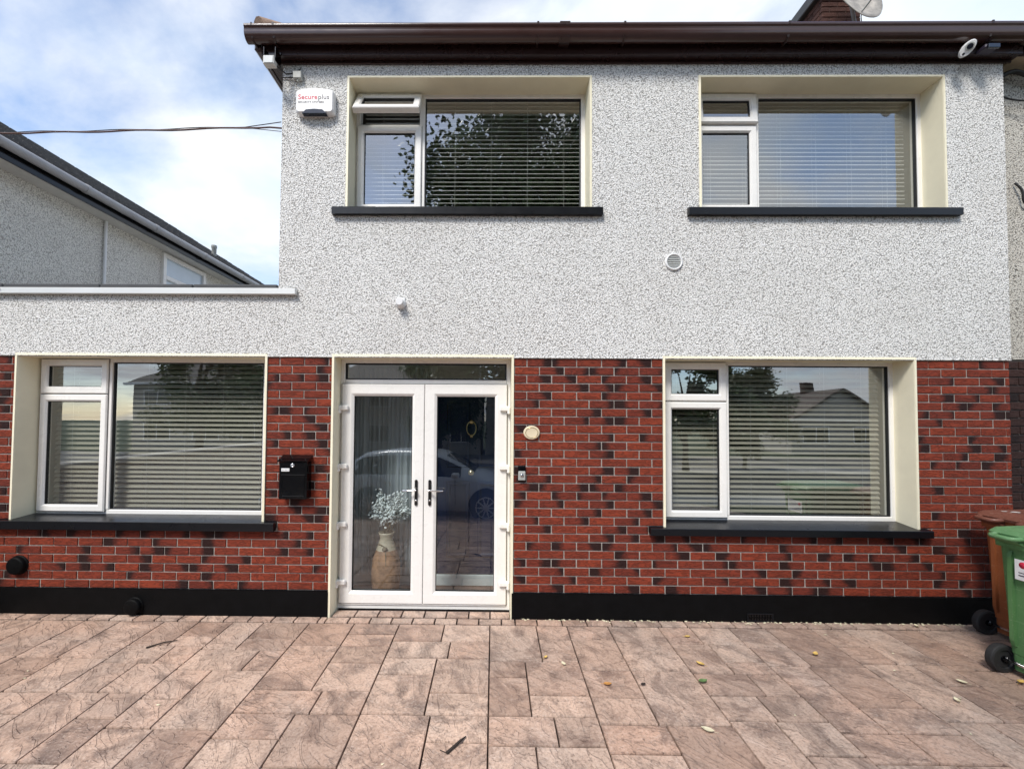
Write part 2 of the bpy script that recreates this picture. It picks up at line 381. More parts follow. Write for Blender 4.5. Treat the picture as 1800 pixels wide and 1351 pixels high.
def link(name, me, parent=None, label=None, loc=None):
    o = bpy.data.objects.new(name, me); COL.objects.link(o)
    if loc: o.location = loc
    if parent is not None:
        o.parent = parent; w = Vector(parent.location) if parent.parent is None else Vector((0, 0, 0))
        if parent.get('_local') is None: o.matrix_parent_inverse = Matrix.Translation(-w)
    if label: o['label'] = label
    return o
def tag(o, label, cat, group=None):
    o['label'] = label; o['category'] = cat
    if group: o['group'] = group
    return o
def thing(name, label, cat, loc=(0, 0, 0), group=None):
    o = bpy.data.objects.new(name, None); COL.objects.link(o); o.location = loc; o.empty_display_size = .2
    return tag(o, label, cat, group)
def part(name, parent, mat, label=None):      # a part that is itself an empty group is avoided: parts are meshes
    pass
def structure(o): o['kind'] = 'structure'; return o
def stuff(o): o['kind'] = 'stuff'; return o
def copy_tree(o, parent=None):
    c = o.copy(); COL.objects.link(c); c.parent = parent
    for ch in o.children: copy_tree(ch, c)
    return c

def wall_holes(mb, x0, x1, z0, z1, holes, y0, y1):
    xs = sorted({x0, x1, *[h[0] for h in holes], *[h[1] for h in holes]}); zs = sorted({z0, z1, *[h[2] for h in holes], *[h[3] for h in holes]})
    xs = [x for x in xs if x0 <= x <= x1]; zs = [z for z in zs if z0 <= z <= z1]
    def solid(i, j):
        if i < 0 or j < 0 or i >= len(xs)-1 or j >= len(zs)-1: return False
        cx, cz = (xs[i]+xs[i+1])/2, (zs[j]+zs[j+1])/2
        return not any(h[0] < cx < h[1] and h[2] < cz < h[3] for h in holes)
    for i in range(len(xs)-1):
        for j in range(len(zs)-1):
            if not solid(i, j): continue
            a, b, c, d = xs[i], xs[i+1], zs[j], zs[j+1]
            for y in (y0, y1): mb.add([(a, y, c), (b, y, c), (b, y, d), (a, y, d)], [(0, 1, 2, 3) if y == y0 else (3, 2, 1, 0)])
            if not solid(i-1, j): mb.add([(a, y0, c), (a, y0, d), (a, y1, d), (a, y1, c)], [(0, 1, 2, 3)])
            if not solid(i+1, j): mb.add([(b, y0, c), (b, y1, c), (b, y1, d), (b, y0, d)], [(0, 1, 2, 3)])
            if not solid(i, j-1): mb.add([(a, y0, c), (a, y1, c), (b, y1, c), (b, y0, c)], [(0, 1, 2, 3)])
            if not solid(i, j+1): mb.add([(a, y0, d), (b, y0, d), (b, y1, d), (a, y1, d)], [(0, 1, 2, 3)])

SLOPE = 0.02
def gz(y): return (SLOPE*y if y < 0 else 0.0) + (.085*(y+2.2) if y < -2.2 else 0.0)   # the drive falls to the street

# ------------------------------------------------------------------ ground
def sheet(name, x0, x1, y0, y1, dz, mat, n=1):
    mb = MB(); ys = [y0, -2.2, 0, y1]
    mb.add([(x_, y_, gz(y_)+dz) for y_ in ys for x_ in (x0, x1)], [(2*i, 2*i+1, 2*i+3, 2*i+2) for i in range(3)])
    return structure(mb.build(name, mat, recalc=False))
g = MB(); zf = gz(-9.2)-.02
g.add([(-300, 300, -.06), (300, 300, -.06), (300, -2.2, -.12), (-300, -2.2, -.12), (-300, -9.2, zf-.04), (300, -9.2, zf-.04), (-300, -400, zf-.04), (300, -400, zf-.04)],
      [(0, 3, 2, 1), (3, 4, 5, 2), (4, 6, 7, 5)])
structure(g.build('ground', 'grass', recalc=False))
drive = sheet('driveway', -5.0, 6.2, -8.4, .30, -.022, 'joint')
def flat(name, y0, y1, z0, z1, mat):
    mb = MB(); mb.box(-90, 90, y0, y1, z0, z1, .01); return structure(mb.build(name, mat))
flat('footpath', -10.4, -8.42, zf-.3, zf-.002, 'paving')
flat('kerb', -10.56, -10.41, zf-.3, zf+.004, 'paving')
mb = MB(); mb.add([(-90, -17, zf-.03), (90, -17, zf-.03), (90, -10.57, zf-.03), (-90, -10.57, zf-.03)], [(0, 1, 2, 3)]); structure(mb.build('road', 'asphalt', recalc=False))
flat('footpath', -19.2, -17.01, zf-.3, zf-.002, 'paving')
M['oldtar'] = simple('old_tarmac', (.11, .105, .10), .9, var=.25, vs=2)
flat('front_yards', -26.9, -19.21, zf-.3, zf-.006, 'oldtar')

# slabs: long joints run away from the house, blocks of mixed slabs between them
def slab_mesh(x0, x1, y0, y1, rnd, gap=.0008, lift=.0):
    x0 += gap; x1 -= gap; y0 += gap*5; y1 -= gap*5
    vs = []; nx = 4; ny = 4; b = .0052; ph = rnd*50
    def jit(x, y, e): return (mnoise.noise(Vector((x*9, y*9, ph)))*.006 if e else 0)
    for j in range(ny+1):
        for i in range(nx+1):
            ex, ey = i in (0, nx), j in (0, ny)
            x = x0+(x1-x0)*(.0 if i == 0 else 1.0 if i == nx else (.0 + b/(x1-x0)) if i == 1 else (1-b/(x1-x0)) if i == nx-1 else .5)
            y = y0+(y1-y0)*(.0 if j == 0 else 1.0 if j == ny else (.0 + b/(y1-y0)) if j == 1 else (1-b/(y1-y0)) if j == ny-1 else .5)
            z = gz(y) + lift + (-.021 if (ex or ey) else .0) + mnoise.noise(Vector((x*4, y*4, 3+ph)))*.0022
            vs.append((x+jit(x, y, ex)*.6, y+jit(y, x, ey)*.6, z))
    global EDGE
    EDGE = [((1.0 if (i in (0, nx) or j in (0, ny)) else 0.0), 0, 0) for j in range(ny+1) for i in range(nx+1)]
    w = nx+1
    fs = [(j*w+i, j*w+i+1, (j+1)*w+i+1, (j+1)*w+i) for j in range(ny) for i in range(nx)]
    return vs, fs
slabs = []
rs = random.Random(5)
# long joints run away from the house; between them stand blocks of mixed slabs that step past each other
xs = [-.02]
while xs[0] > -4.9: xs.insert(0, xs[0]-rs.choice((.66, .70, .78, .60)))
while xs[-1] < 6.0: xs.append(xs[-1]+rs.choice((.66, .70, .78, .60)))
for c in range(len(xs)-1):
    a, b = xs[c], xs[c+1]; w = b-a; y = -.118; prevk = None; first = True
    while y > -8.3:
        k = rs.choice([q for q in 'AABBCDEFG' if q != prevk]); prevk = k
        h = {'A': .52, 'B': .54, 'C': .30, 'D': .22, 'E': .42, 'F': .62, 'G': .60}[k]*rs.uniform(.92, 1.08)
        if first and k in 'CDE': h *= rs.uniform(.7, 1.0)
        first = False
        s_ = w*rs.choice((.40, .45, .5))
        if k == 'A': bl = [(a, a+s_, y-h, y-h*.55), (a, a+s_, y-h*.55, y), (a+s_, b, y-h, y)]
        elif k == 'B': bl = [(a, b-s_, y-h, y), (b-s_, b, y-h, y-h*.42), (b-s_, b, y-h*.42, y)]
        elif k == 'C': bl = [(a, a+s_, y-h, y), (a+s_, b, y-h, y)]
        elif k == 'D': bl = [(a, b-s_, y-h, y), (b-s_, b, y-h, y)]
        elif k == 'E': bl = [(a, a+s_, y-h, y), (a+s_, b, y-h, y-h/2), (a+s_, b, y-h/2, y)]
        elif k == 'F': bl = [(a, a+s_, y-h*.62, y), (a, b-s_*.75, y-h, y-h*.62), (a+s_, b, y-h*.38, y), (a+s_, b, y-h*.62, y-h*.38), (b-s_*.75, b, y-h, y-h*.62)]
        else: bl = [(a, a+s_, y-h*.34, y), (a, a+s_, y-h, y-h*.34), (a+s_, b, y-h*.66, y), (a+s_, b, y-h, y-h*.66)]
        for q in bl: slabs.append((max(q[0], -4.98), min(q[1], 6.18), q[2], q[3]))
        y -= h
def in_view(x, y):          # which slabs the photograph shows
    d = y+3.8; return d > .8 and abs(x) < 1.32*d+.5 and y > -2.1
rest = MB(); nv = 0
for (a, b, c, d) in slabs:
    if b-a < .05: continue
    rnd = rs.random(); vs, fs = slab_mesh(a, b, c, d, rnd)
    cx, cy = (a+b)/2, (c+d)/2
    if in_view(cx, cy):
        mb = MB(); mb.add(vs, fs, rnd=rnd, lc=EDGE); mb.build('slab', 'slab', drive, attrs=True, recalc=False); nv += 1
    else: rest.add(vs, fs, rnd=rnd, lc=EDGE)
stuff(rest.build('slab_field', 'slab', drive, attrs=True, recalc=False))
def cobbles(x0, x1, y0, y1, w):
    x = x0
    while x < x1-.03:
        e = min(x+w*rs.uniform(.92, 1.08), x1); rnd = rs.random()
        vs, fs = slab_mesh(x, e, y0, y1, rnd, .0025, .002)
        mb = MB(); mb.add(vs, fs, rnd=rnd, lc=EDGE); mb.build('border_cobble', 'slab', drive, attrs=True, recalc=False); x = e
cobbles(.20, 6.1, -.116, -.002, .205)
cobbles(-4.98, -1.46, -.116, -.002, .205)
cobbles(-1.46, .20, -.116, -.004, .20)
cobbles(-1.44, .16, .0, .135, .20)

# ------------------------------------------------------------------ the house
HX0, HX1 = -1.976, 4.627
ZB, ZE, ZP = 2.335, 5.09, .225          # bottom of render, eaves, top of plinth
UL = (-1.36, .872, 3.70, 4.925); UR = (1.875, 4.085, 3.70, 4.925)
LL = (-4.372, -2.075, .80, ZB); RL = (1.535, 3.77, .79, ZB); DO = (-1.455, .165, -.02, ZB)
house = thing('house', 'two storey house, white pebbledash above red brick, cream window reveals', 'house', (1.3, .1, 0))
ext = thing('side_extension', 'flat roofed single storey extension joined to the left of the house', 'extension', (-3.5, .1, 0))

mb = MB(); wall_holes(mb, HX0, HX1, ZB, ZE+.1, [UL, UR], 0, .3)
mb.box(HX0, HX0+.3, .301, 6.8, ZB, ZE+.1); mb.box(HX1-.3, HX1, .301, 6.8, ZB, ZE+.1); mb.box(HX0, HX1, 6.801, 7.1, 0, ZE+.1)
rw = mb.build('rendered_wall', 'pebble', house)
mb = MB(); mb.box(HX0, HX1, -.006, .03, ZB-.012, ZB-.0005, .003)
mb.build('drip_bead', 'pebble', house)
mb = MB(); wall_holes(mb, DO[1], HX1-.012, 0, ZB-.013, [RL], .0135, .3)
bw = mb.build('brick_wall', 'mortar', house)
mb = MB(); mb.box(HX0, DO[0], .0135, .3, 0, ZB-.013); bwl = mb.build('brick_wall', 'mortar', house)
mb = MB(); wall_holes(mb, -5.3, HX0-.001, 0, ZB-.013, [LL], .0135, .3)
bwx = mb.build('brick_wall', 'mortar', ext)
mb = MB(); mb.box(-5.3, HX0-.001, 0, .3, ZB, 2.90); mb.box(-5.3, -5.0, .301, 6.5, 0, 2.90)
mb.build('rendered_wall', 'pebble', ext)
mb = MB(); mb.box(-5.3, HX0-.001, -.006, .03, ZB-.012, ZB-.0005, .003); mb.build('drip_bead', 'pebble', ext)

# bricks
PX, NC = .2252, 28; PZ = (ZB-.013-ZP)/NC
holes = [(LL[0]-.014, LL[1]+.014, LL[2], 9), (RL[0]-.014, RL[1]+.014, RL[2], 9), (DO[0]-.016, DO[1]+.016, -1, 9), (-4.56, -1.942, .755, .838), (1.388, 3.862, .752, .822)]
rb = random.Random(3)
bricks = []
for r in range(NC):
    z0 = ZP+r*PZ; z1 = z0+PZ
    ph = .2985 + (PX/2 if (NC-1-r) % 2 else 0)
    k = math.floor((-4.75-ph)/PX)
    while ph+k*PX < HX1-.014:
        bx0, bx1 = ph+k*PX+.005, ph+(k+1)*PX-.005; bz0, bz1 = z0+.005, z1-.005; k += 1
        jx, jz = rb.uniform(-.0015, .0015), rb.uniform(-.0008, .0008)
        bx0 += jx; bx1 += jx; bz0 += jz; bz1 += jz
        bx1c = min(bx1, HX1-.012); pcs = [(bx0, bx1c, bz0, bz1)]
        for h in holes:
            new = []
            for (a, b, c, d) in pcs:
                if b <= h[0] or a >= h[1] or d <= h[2] or c >= h[3]: new.append((a, b, c, d)); continue
                if a < h[0]: new.append((a, h[0], c, d))
                if b > h[1]: new.append((h[1], b, c, d))
                ma, mb_ = max(a, h[0]), min(b, h[1])
                if c < h[2]: new.append((ma, mb_, c, h[2]))
                if d > h[3]: new.append((ma, mb_, h[3], d))
            pcs = new
        rnd = rb.random(); cx, cz = (bx0+bx1)/2, (bz0+bz1)/2; pr = rb.uniform(.0, .0035)
        for (a, b, c, d) in pcs:
            if b-a > .012 and d-c > .012: bricks.append((a, b, c, d, rnd, cx, cz, pr))
def brick_mb(mb, q, y0=.008, y1=.03):
    a, b, c, d, rnd, cx, cz, pr = q; o = len(mb.v)
    mb.box(a, b, y0-pr, y1, c, d, .0028, rnd=rnd)
    mb.lc[o:] = [(v[0]-cx, 0, v[2]-cz) for v in mb.v[o:]]
main = [q for q in bricks if q[5] > HX0]; exb = [q for q in bricks if q[5] <= HX0]
main.sort(key=lambda q: -(q[1]-q[0])*(q[3]-q[2]))
cache = {}
def place_brick(q, parent):
    mb = MB(); brick_mb(mb, q); mb.build('brick', 'brick', parent, attrs=True, recalc=False)
for q in main[:262]: place_brick(q, bw if q[5] > -.5 else bwl)
mb = MB()
for q in main[262:]: brick_mb(mb, q)
stuff(mb.build('brickwork', 'brick', bw, attrs=True, recalc=False))
for q in exb:
    if q[1] > -4.72: place_brick(q, bwx)

# plinth
mb = MB(); mb.box(DO[1]+.006, HX1-.004, -.016, .013, -.05, ZP); mb.build('plinth', 'black_paint', house)
mb = MB(); mb.box(HX0, DO[0]-.018, -.016, .013, -.05, ZP); mb.build('plinth', 'black_paint', house)
mb = MB(); mb.box(-5.3, HX0-.001, -.016, .013, -.05, ZP); mb.build('plinth', 'black_paint', ext)

# windows
FY = .20
def reveal(mb, o, bead=.013):
    x0, x1, z0, z1 = o
    mb.ring(x0, x1, z0, z1, [(-bead, -.005), (.006, -.007), (.008, .003), (.008, FY+.06), (-.006, FY+.06), (-.006, .004), (-bead, .004)])
SASH = [(0, FY-.018), (.008, FY-.026), (.052, FY-.026), (.066, FY-.012), (.066, FY+.03), (0, FY+.03)]
def pane(mb, x0, x1, z0, z1, y): mb.add([(x0, y, z0), (x1, y, z0), (x1, y, z1), (x0, y, z1)], [(0, 1, 2, 3)])
def rot_x(obj_mb, zc, yc, ang):
    c, s = cos(ang), sin(ang)
    obj_mb.v = [(x, yc+(y-yc)*c-(z-zc)*s, zc+(y-yc)*s+(z-zc)*c) for x, y, z in obj_mb.v]
def window(root, o, xm, zt, zb, xl, xr, top_open, sill):
    """o opening; xm centre of mullion; zt transom height; zb frame foot; xl/xr frame sides"""
    x0, x1, z0, z1 = o
    mb = MB(); mb.ring(xl, xr, zb, z1-.002, [(0, FY), (.034, FY), (.040, FY+.006), (.040, FY+.07), (0, FY+.07)])
    w = mb.build('window', 'pvc', root)
    if sill == 'upper': sz0, sz1, sy, e0, e1 = 3.626, 3.693, -.045, .125, .105
    elif sill == 'LL': sz0, sz1, sy, e0, e1 = .757, .832, -.05, .18, .122
    else: sz0, sz1, sy, e0, e1 = .755, .816, -.05, .142, .088
    mb = MB(); mb.prism([(sy, sz0), (sy, sz1-.004), (sy+.004, sz1), (FY-.001, zb+.002), (FY+.05, zb+.002), (FY+.05, zb-.05), (.0, sz0+.02), (.0, sz0)], x0-e0, x1+e1, 'X')
    mb.build('sill', 'sill', w)
    mb = MB(); reveal(mb, (x0, x1, sz0+.045, z1)); mb.build('reveal', 'cream', w)
    mb = MB(); mb.box(xm-.026, xm+.026, FY-.004, FY+.066, zb+.0405, z1-.0425, .004); mb.build('mullion', 'pvc', w)
    mb = MB(); mb.box(xl+.0405, xm-.0265, FY-.002, FY+.064, zt-.02, zt+.02, .003); mb.build('transom', 'pvc', w)
    # fixed pane
    gx0, gx1, gz0, gz1 = xm+.027, xr-.041, zb+.041, z1-.043
    mb = MB(); mb.ring(gx0, gx1, gz0, gz1, [(0, FY+.012), (.009, FY+.014), (.009, FY+.04), (0, FY+.04)]); mb.build('gasket', 'gasket', w)
    mb = MB(); pane(mb, gx0+.004, gx1-.004, gz0+.004, gz1-.004, FY+.026); mb.build('pane', 'glass', w, recalc=False)
    # casement and top light
    for (a, b, op) in ((zb+.022, zt-.004, 0.0), (zt+.006, z1-.016, top_open)):
        s0, s1 = xl+.018, xm-.004
        m1 = MB(); m1.ring(s0, s1, a, b, SASH)
        m2 = MB(); m2.ring(s0+.0665, s1-.0665, a+.0665, b-.0665, [(0, FY-.008), (.005, FY-.006), (.005, FY+.02), (0, FY+.02)])
        m3 = MB(); pane(m3, s0+.068, s1-.068, a+.068, b-.068, FY+.004)
        if op:
            for m in (m1, m2, m3): rot_x(m, b, FY-.02, -op)
        if not op:
            m5 = MB(); m5.ring(s0-.0035, s1+.0025, a-.0035, b+.0035, [(0, FY-.008), (.02, FY-.008), (.02, FY-.001), (0, FY-.001)]); m5.build('shadow_gap_ring', 'gasket', w)  # black ring draws the shadow gap round a closed sash
        m1.build('sash', 'pvc', w); m2.build('gasket', 'gasket', w); m3.build('pane', 'glass', w, recalc=False)
        if op > .15:
            for xx in (s0+.03, s1-.03):
                m4 = MB(); m4.tube([(xx, FY-.01, (a+b)/2-.02), (xx, FY-.02-sin(op)*(b-a)*.7, b-cos(op)*(b-a)*.7)], .005, 6); m4.build('stay', 'dark_chrome', w)
    return w
wUL = window(house, UL, -.708, 4.600, 3.742, UL[0]+.008, UL[1]-.004, R(33), 'upper')
wUR = window(house, UR, 2.505, 4.600, 3.742, UR[0]+.03, UR[1]-.004, R(5), 'upper')
wLL = window(ext, LL, -3.69, 1.983, .846, LL[0]+.014, LL[1]-.09, 0, 'LL')
wRL = window(house, RL, 2.195, 1.948, .842, RL[0]+.06, RL[1]-.004, 0, 'RL')
# make-up pieces between frame and reveal
mb = MB(); mb.box(LL[1]-.0895, LL[1]-.008, FY+.01, FY+.06, .82, ZB-.01); mb.build('frame_extension', 'pvc', wLL)
mb = MB(); mb.box(RL[0]+.0085, RL[0]+.0595, FY+.01, FY+.06, .82, ZB-.01); mb.build('frame_extension', 'pvc', wRL)
mb = MB(); mb.box(UR[0]+.0085, UR[0]+.0295, FY+.01, FY+.06, 3.72, UR[3]-.01); mb.build('frame_extension', 'pvc', wUR)

# rooms behind the windows
def room(root, x0, x1, z0, z1, y1=3.6, y0=.302):
    mb = MB(); vs = [(x, y, z) for x in (x0, x1) for y in (y0, y1) for z in (z0, z1)]
    mb.add(vs, [(0, 1, 3, 2), (4, 6, 7, 5), (2, 3, 7, 6), (1, 5, 7, 3)])
    mb.build('room_lining', 'room', root, recalc=False)
    mb = MB(); mb.add([vs[0], vs[2], vs[6], vs[4]], [(0, 1, 2, 3)]); mb.build('room_floor', 'roomfloor', root, recalc=False)
room(house, -1.62, 1.25, 2.75, 5.05); room(house, 1.32, 4.28, 2.75, 5.05)
room(ext, -4.95, -2.0, .08, 2.42); room(house, .62, 4.25, .08, 2.42)
mb = MB(); mb.box(-1.66, 4.3, .31, 3.7, 2.5, 2.7); mb.box(-1.66, 4.3, .31, 3.7, 5.07, 5.12); mb.box(-4.98, -1.99, .31, 6.4, 2.5, 2.6)
mb.build('floor_slab', 'room', house)

# blinds
def blind(label, x0, x1, z0, z1, pitch, tilt, y, width=.05, lip=0.0, slatmat='slat'):
    b = thing('venetian_blind', label, 'blind', ((x0+x1)/2, y, z1), 'venetian blinds in the windows')
    mb = MB(); mb.box(x0, x1, y-.025, y+.025, z1-.045, z1, .004); mb.build('headrail', 'slat', b)
    n = int((z1-z0-.06)/pitch); sm = MB(); vs = []; seg = 4
    for i in range(seg+1):
        u = (i/seg-.5); yy = u*width; zz = .004*(1-4*u*u)
        yr, zr = yy*cos(tilt)-zz*sin(tilt), yy*sin(tilt)+zz*cos(tilt)
        vs += [(x0+.004, yr, zr), (x1-.004, yr, zr)]
    sm.add(vs, [(2*i, 2*i+1, 2*i+3, 2*i+2) for i in range(seg)], smooth=True)
    if lip: sm.box(x0+.004, x1-.004, vs[0][1]-.003, vs[0][1]-.0005, vs[0][2]-lip/2, vs[0][2]+lip/2)
    me = sm.mesh('slat', slatmat, recalc=False)
    for i in range(n):
        o = link('slat', me, b); o.location = (0, y, z1-.075-i*pitch)
        o.rotation_euler = (R(rb.uniform(-2.2, 2.2)), R(rb.uniform(-.08, .08)), 0)
    zl = z1-.075-n*pitch
    mb = MB(); mb.box(x0+.002, x1-.002, y-.025, y+.025, zl-.008, zl+.010, .004); mb.build('bottom_rail', 'slat', b)
    w = x1-x0; k = max(2, int(round(w/.36))); mb = MB()
    for i in range(k):
        xx = x0+w*(i+.5)/k
        for dy in (-.026, .026): mb.tube([(xx, y+dy, z1-.05), (xx, y+dy, zl)], .0012, 5, cap=False)
    mb.build('ladder_cord', 'cord', b)
    return b
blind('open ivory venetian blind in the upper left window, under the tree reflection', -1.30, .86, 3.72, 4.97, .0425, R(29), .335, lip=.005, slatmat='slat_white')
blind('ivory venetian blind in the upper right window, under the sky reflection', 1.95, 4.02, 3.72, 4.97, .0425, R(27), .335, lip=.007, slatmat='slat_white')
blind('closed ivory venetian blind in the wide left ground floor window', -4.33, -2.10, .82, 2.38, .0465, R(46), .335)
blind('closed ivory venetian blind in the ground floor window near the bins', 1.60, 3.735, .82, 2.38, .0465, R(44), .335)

# front door
FD = .17
mb = MB(); mb.ring(-1.447, .157, .0, ZB-.004, [(0, FD), (.030, FD), (.036, FD+.006), (.036, FD+.07), (0, FD+.07)])
mb.box(-1.41, .12, FD+.002, FD+.066, 2.098, 2.138, .003)
mb.box(-1.41, .12, FD-.012, FD+.068, .0365, .050, .003)
door = mb.build('front_door', 'pvc', house, 'white glazed double door with top light')
mb = MB(); x0, x1, z0, z1 = DO[0], DO[1], -.03, ZB
mb.ring(x0, x1, z0, z1, [(-.016, -.005), (.004, -.007), (.006, .003), (.006, FD+.06), (-.006, FD+.06), (-.006, .004), (-.016, .004)]); mb.build('reveal', 'cream', door)
mb = MB(); mb.ring(-1.409, .119, 2.139, ZB-.042, [(0, FD+.01), (.012, FD+.012), (.012, FD+.04), (0, FD+.04)]); mb.build('gasket', 'gasket', door)
mb = MB(); pane(mb, -1.405, .115, 2.143, ZB-.046, FD+.026); mb.build('pane', 'glass', door, recalc=False)
for (a, b, side) in ((-1.430, -.6515, -1), (-.6465, .126, 1)):
    mb = MB(); y = FD-.022
    mb.ring(a, b, .052, 2.094, [(0, y+.006), (.006, y), (.088, y), (.096, y+.004), (.113, y+.016), (.113, y+.06), (0, y+.06)])
    mb.build('door_leaf', 'pvc', door)
    mb = MB(); mb.ring(a-.004, b+.004 if side > 0 else b+.002, .047, 2.099, [(0, y+.012), (.02, y+.012), (.02, y+.03), (0, y+.03)]); mb.build('shadow_gap_ring', 'gasket', door)  # black ring painted in for the shadow line between leaf and frame
    mb = MB(); mb.ring(a+.1135, b-.1135, .052+.1135, 2.094-.1135, [(0, y+.02), (.005, y+.021), (.005, y+.045), (0, y+.045)]); mb.build('gasket', 'gasket', door)
    mb = MB(); pane(mb, a+.115, b-.115, .167, 1.979, y+.034); mb.build('pane', 'glass_door', door, recalc=False)
    hx = (a if side < 0 else b)
    for hz in (1.868, 1.322, .784, .252):
        mb = MB(); e = .045
        mb.box(hx-.02 if side < 0 else hx-.068, hx+.068 if side < 0 else hx+.02, y-.032, y+.001, hz-.024, hz+.024, .009)
        sx = -1 if side < 0 else 1
        mb.box(min(hx+sx*.002, hx+sx*.03), max(hx+sx*.002, hx+sx*.03), y-.036, y+.018, hz-.054, hz+.020, .009)
        mb.build('hinge', 'pvc', door)
    px = b-.067 if side < 0 else a+.055
    mb = MB()
    mb.prism([(px+.0135*cos(t), (1.188 if sin(t) > 0 else .975)+.0135*sin(t)) for t in [2*pi*i/20+.01 for i in range(20)]], y-.011, y+.001, 'Y')
    mb.build('handle_plate', 'dark_chrome', door)
    mb = MB(); d = -1 if side < 0 else 1
    mb.tube([(px, y-.01, 1.108), (px, y-.045, 1.108)], .009, 10)
    mb.tube([(px-d*.006, y-.047, 1.108), (px+d*.05, y-.05, 1.106), (px+d*.115, y-.044, 1.104), (px+d*.125, y-.036, 1.104)], [.009, .0085, .0075, .006], 10)
    mb.build('handle', 'chrome', door)
    mb = MB(); mb.lathe([(.0, -.004), (.009, -.004), (.009, .004)], (px, y-.012, 1.01), 'Y', 14); mb.build('lock', 'chrome', door)

# porch behind the door: side walls, floor, sidelight wall and inner door
PY = .72
mb = MB(); mb.box(-1.60, -1.46, .31, PY+.2, 0, 2.42); mb.box(.17, .30, .31, PY+.2, 0, 2.42); mb.box(-1.6, .3, .31, PY+.2, 2.36, 2.42)
mb.box(-1.46, -.66, PY, PY+.1, 0, .12); mb.box(-.70, -.60, PY-.01, PY+.1, .121, 2.36); mb.box(-1.46, -.7005, PY, PY+.1, 2.1, 2.36); mb.box(-.5995, .17, PY, PY+.1, 2.1, 2.36)
mb.build('porch_lining', 'skirting', house)
mb = MB(); mb.box(-1.6, .3, .245, PY+.2, -.06, .012); mb.build('porch_floor', 'tile_floor', house)
mb = MB(); mb.box(-1.459, .169, PY-.03, PY-.001, .0125, .125, .004); mb.build('porch_skirting', 'skirting', house)
mb = MB(); mb.box(-.60, .17, PY+.01, PY+.06, .126, 2.098)
for (a, b, c, d) in ((-.50, -.25, 1.25, 1.95), (-.17, .08, 1.25, 1.95), (-.50, -.25, .3, 1.1), (-.17, .08, .3, 1.1)):
    mb.ring(a, b, c, d, [(0, PY+.009), (.012, PY-.004), (.03, PY-.004), (.045, PY+.009)])
idoor = mb.build('inner_door', 'navy', house, 'navy panelled inner door behind the right glazed leaf')
mb = MB(); mb.lathe([(.0, -.065), (.028, -.058), (.036, -.04), (.028, -.02), (.014, -.012), (.03, -.004), (.03, .009)], (-.235, PY, 1.205), 'Y', 18); mb.build('knob', 'brass', idoor)
mb = MB(); mb.lathe([(.0, -.03), (.02, -.026), (.024, -.01), (.024, .009)], (-.235, PY, 1.74), 'Y', 16)
mb.tube([(-.235+.05*sin(t), PY-.025, 1.672+.075*cos(t)) for t in [2*pi*i/20 for i in range(21)]], .007, 8, cap=False)
mb.lathe([(.0, -.034), (.018, -.03), (.018, .0)], (-.235, PY, 1.59), 'Y', 12); mb.build('knocker', 'brass', idoor)
mb = MB(); mb.box(-2.0, 1.0, 2.6, 2.65, 0, 2.4); mb.build('hall_wall', 'room', house)
# sheer curtain behind the sidelight
mb = MB(); vs = []; n = 90
for i in range(n+1):
    xx = -1.45+.74*i/n; yy = PY-.055+.018*sin(i*1.05)+.009*sin(i*.37+1)
    for z in (.135, 1.1, 2.3): vs.append((xx+(.01*sin(i*.5) if z < 1.2 else 0), yy, z))
mb.add(vs, [(3*i+k, 3*i+3+k, 3*i+4+k, 3*i+1+k) for i in range(n) for k in (0, 1)], smooth=True)
tag(mb.build('curtain', 'sheer', recalc=False), 'pleated sheer grey curtain behind the left leaf of the glazed door', 'curtain')
# vase and dried flowers
v = thing('floor_vase', 'tall brown and cream vase standing behind the left door glass', 'vase', (-1.07, .46, .012))
mb = MB(); mb.lathe([(.095, .0), (.125, .03), (.142, .14), (.145, .25), (.132, .36), (.10, .45)], (-1.07, .46, .0125), 'Z', 28); mb.build('vase_body', 'vase', v)
mb = MB(); mb.lathe([(.1, .4505), (.078, .51), (.062, .56), (.072, .60), (.079, .62), (.07, .615), (.05, .56)], (-1.07, .46, .0125), 'Z', 28); mb.build('vase_neck', 'vase_cream', v)
mb = MB(); mb.tube([(-1.07+.083*cos(t), .46+.083*sin(t), .505+.02*sin(2*t)) for t in [2*pi*i/24 for i in range(25)]], .006, 6, cap=False)
mb.tube([(-1.06, .375, .49), (-1.045, .34, .42), (-1.04, .33, .33)], .005, 6); mb.lathe([(0, -.02), (.03, 0), (0, .02)], (-1.06, .365, .48), 'Y', 10); mb.build('twine_tie', 'stem', v)
f = thing('dried_flowers', 'spray of dried white blossom standing in the vase behind the door', 'flowers', (-1.07, .46, .6))
st = MB(); bl = MB(); rf = random.Random(8)
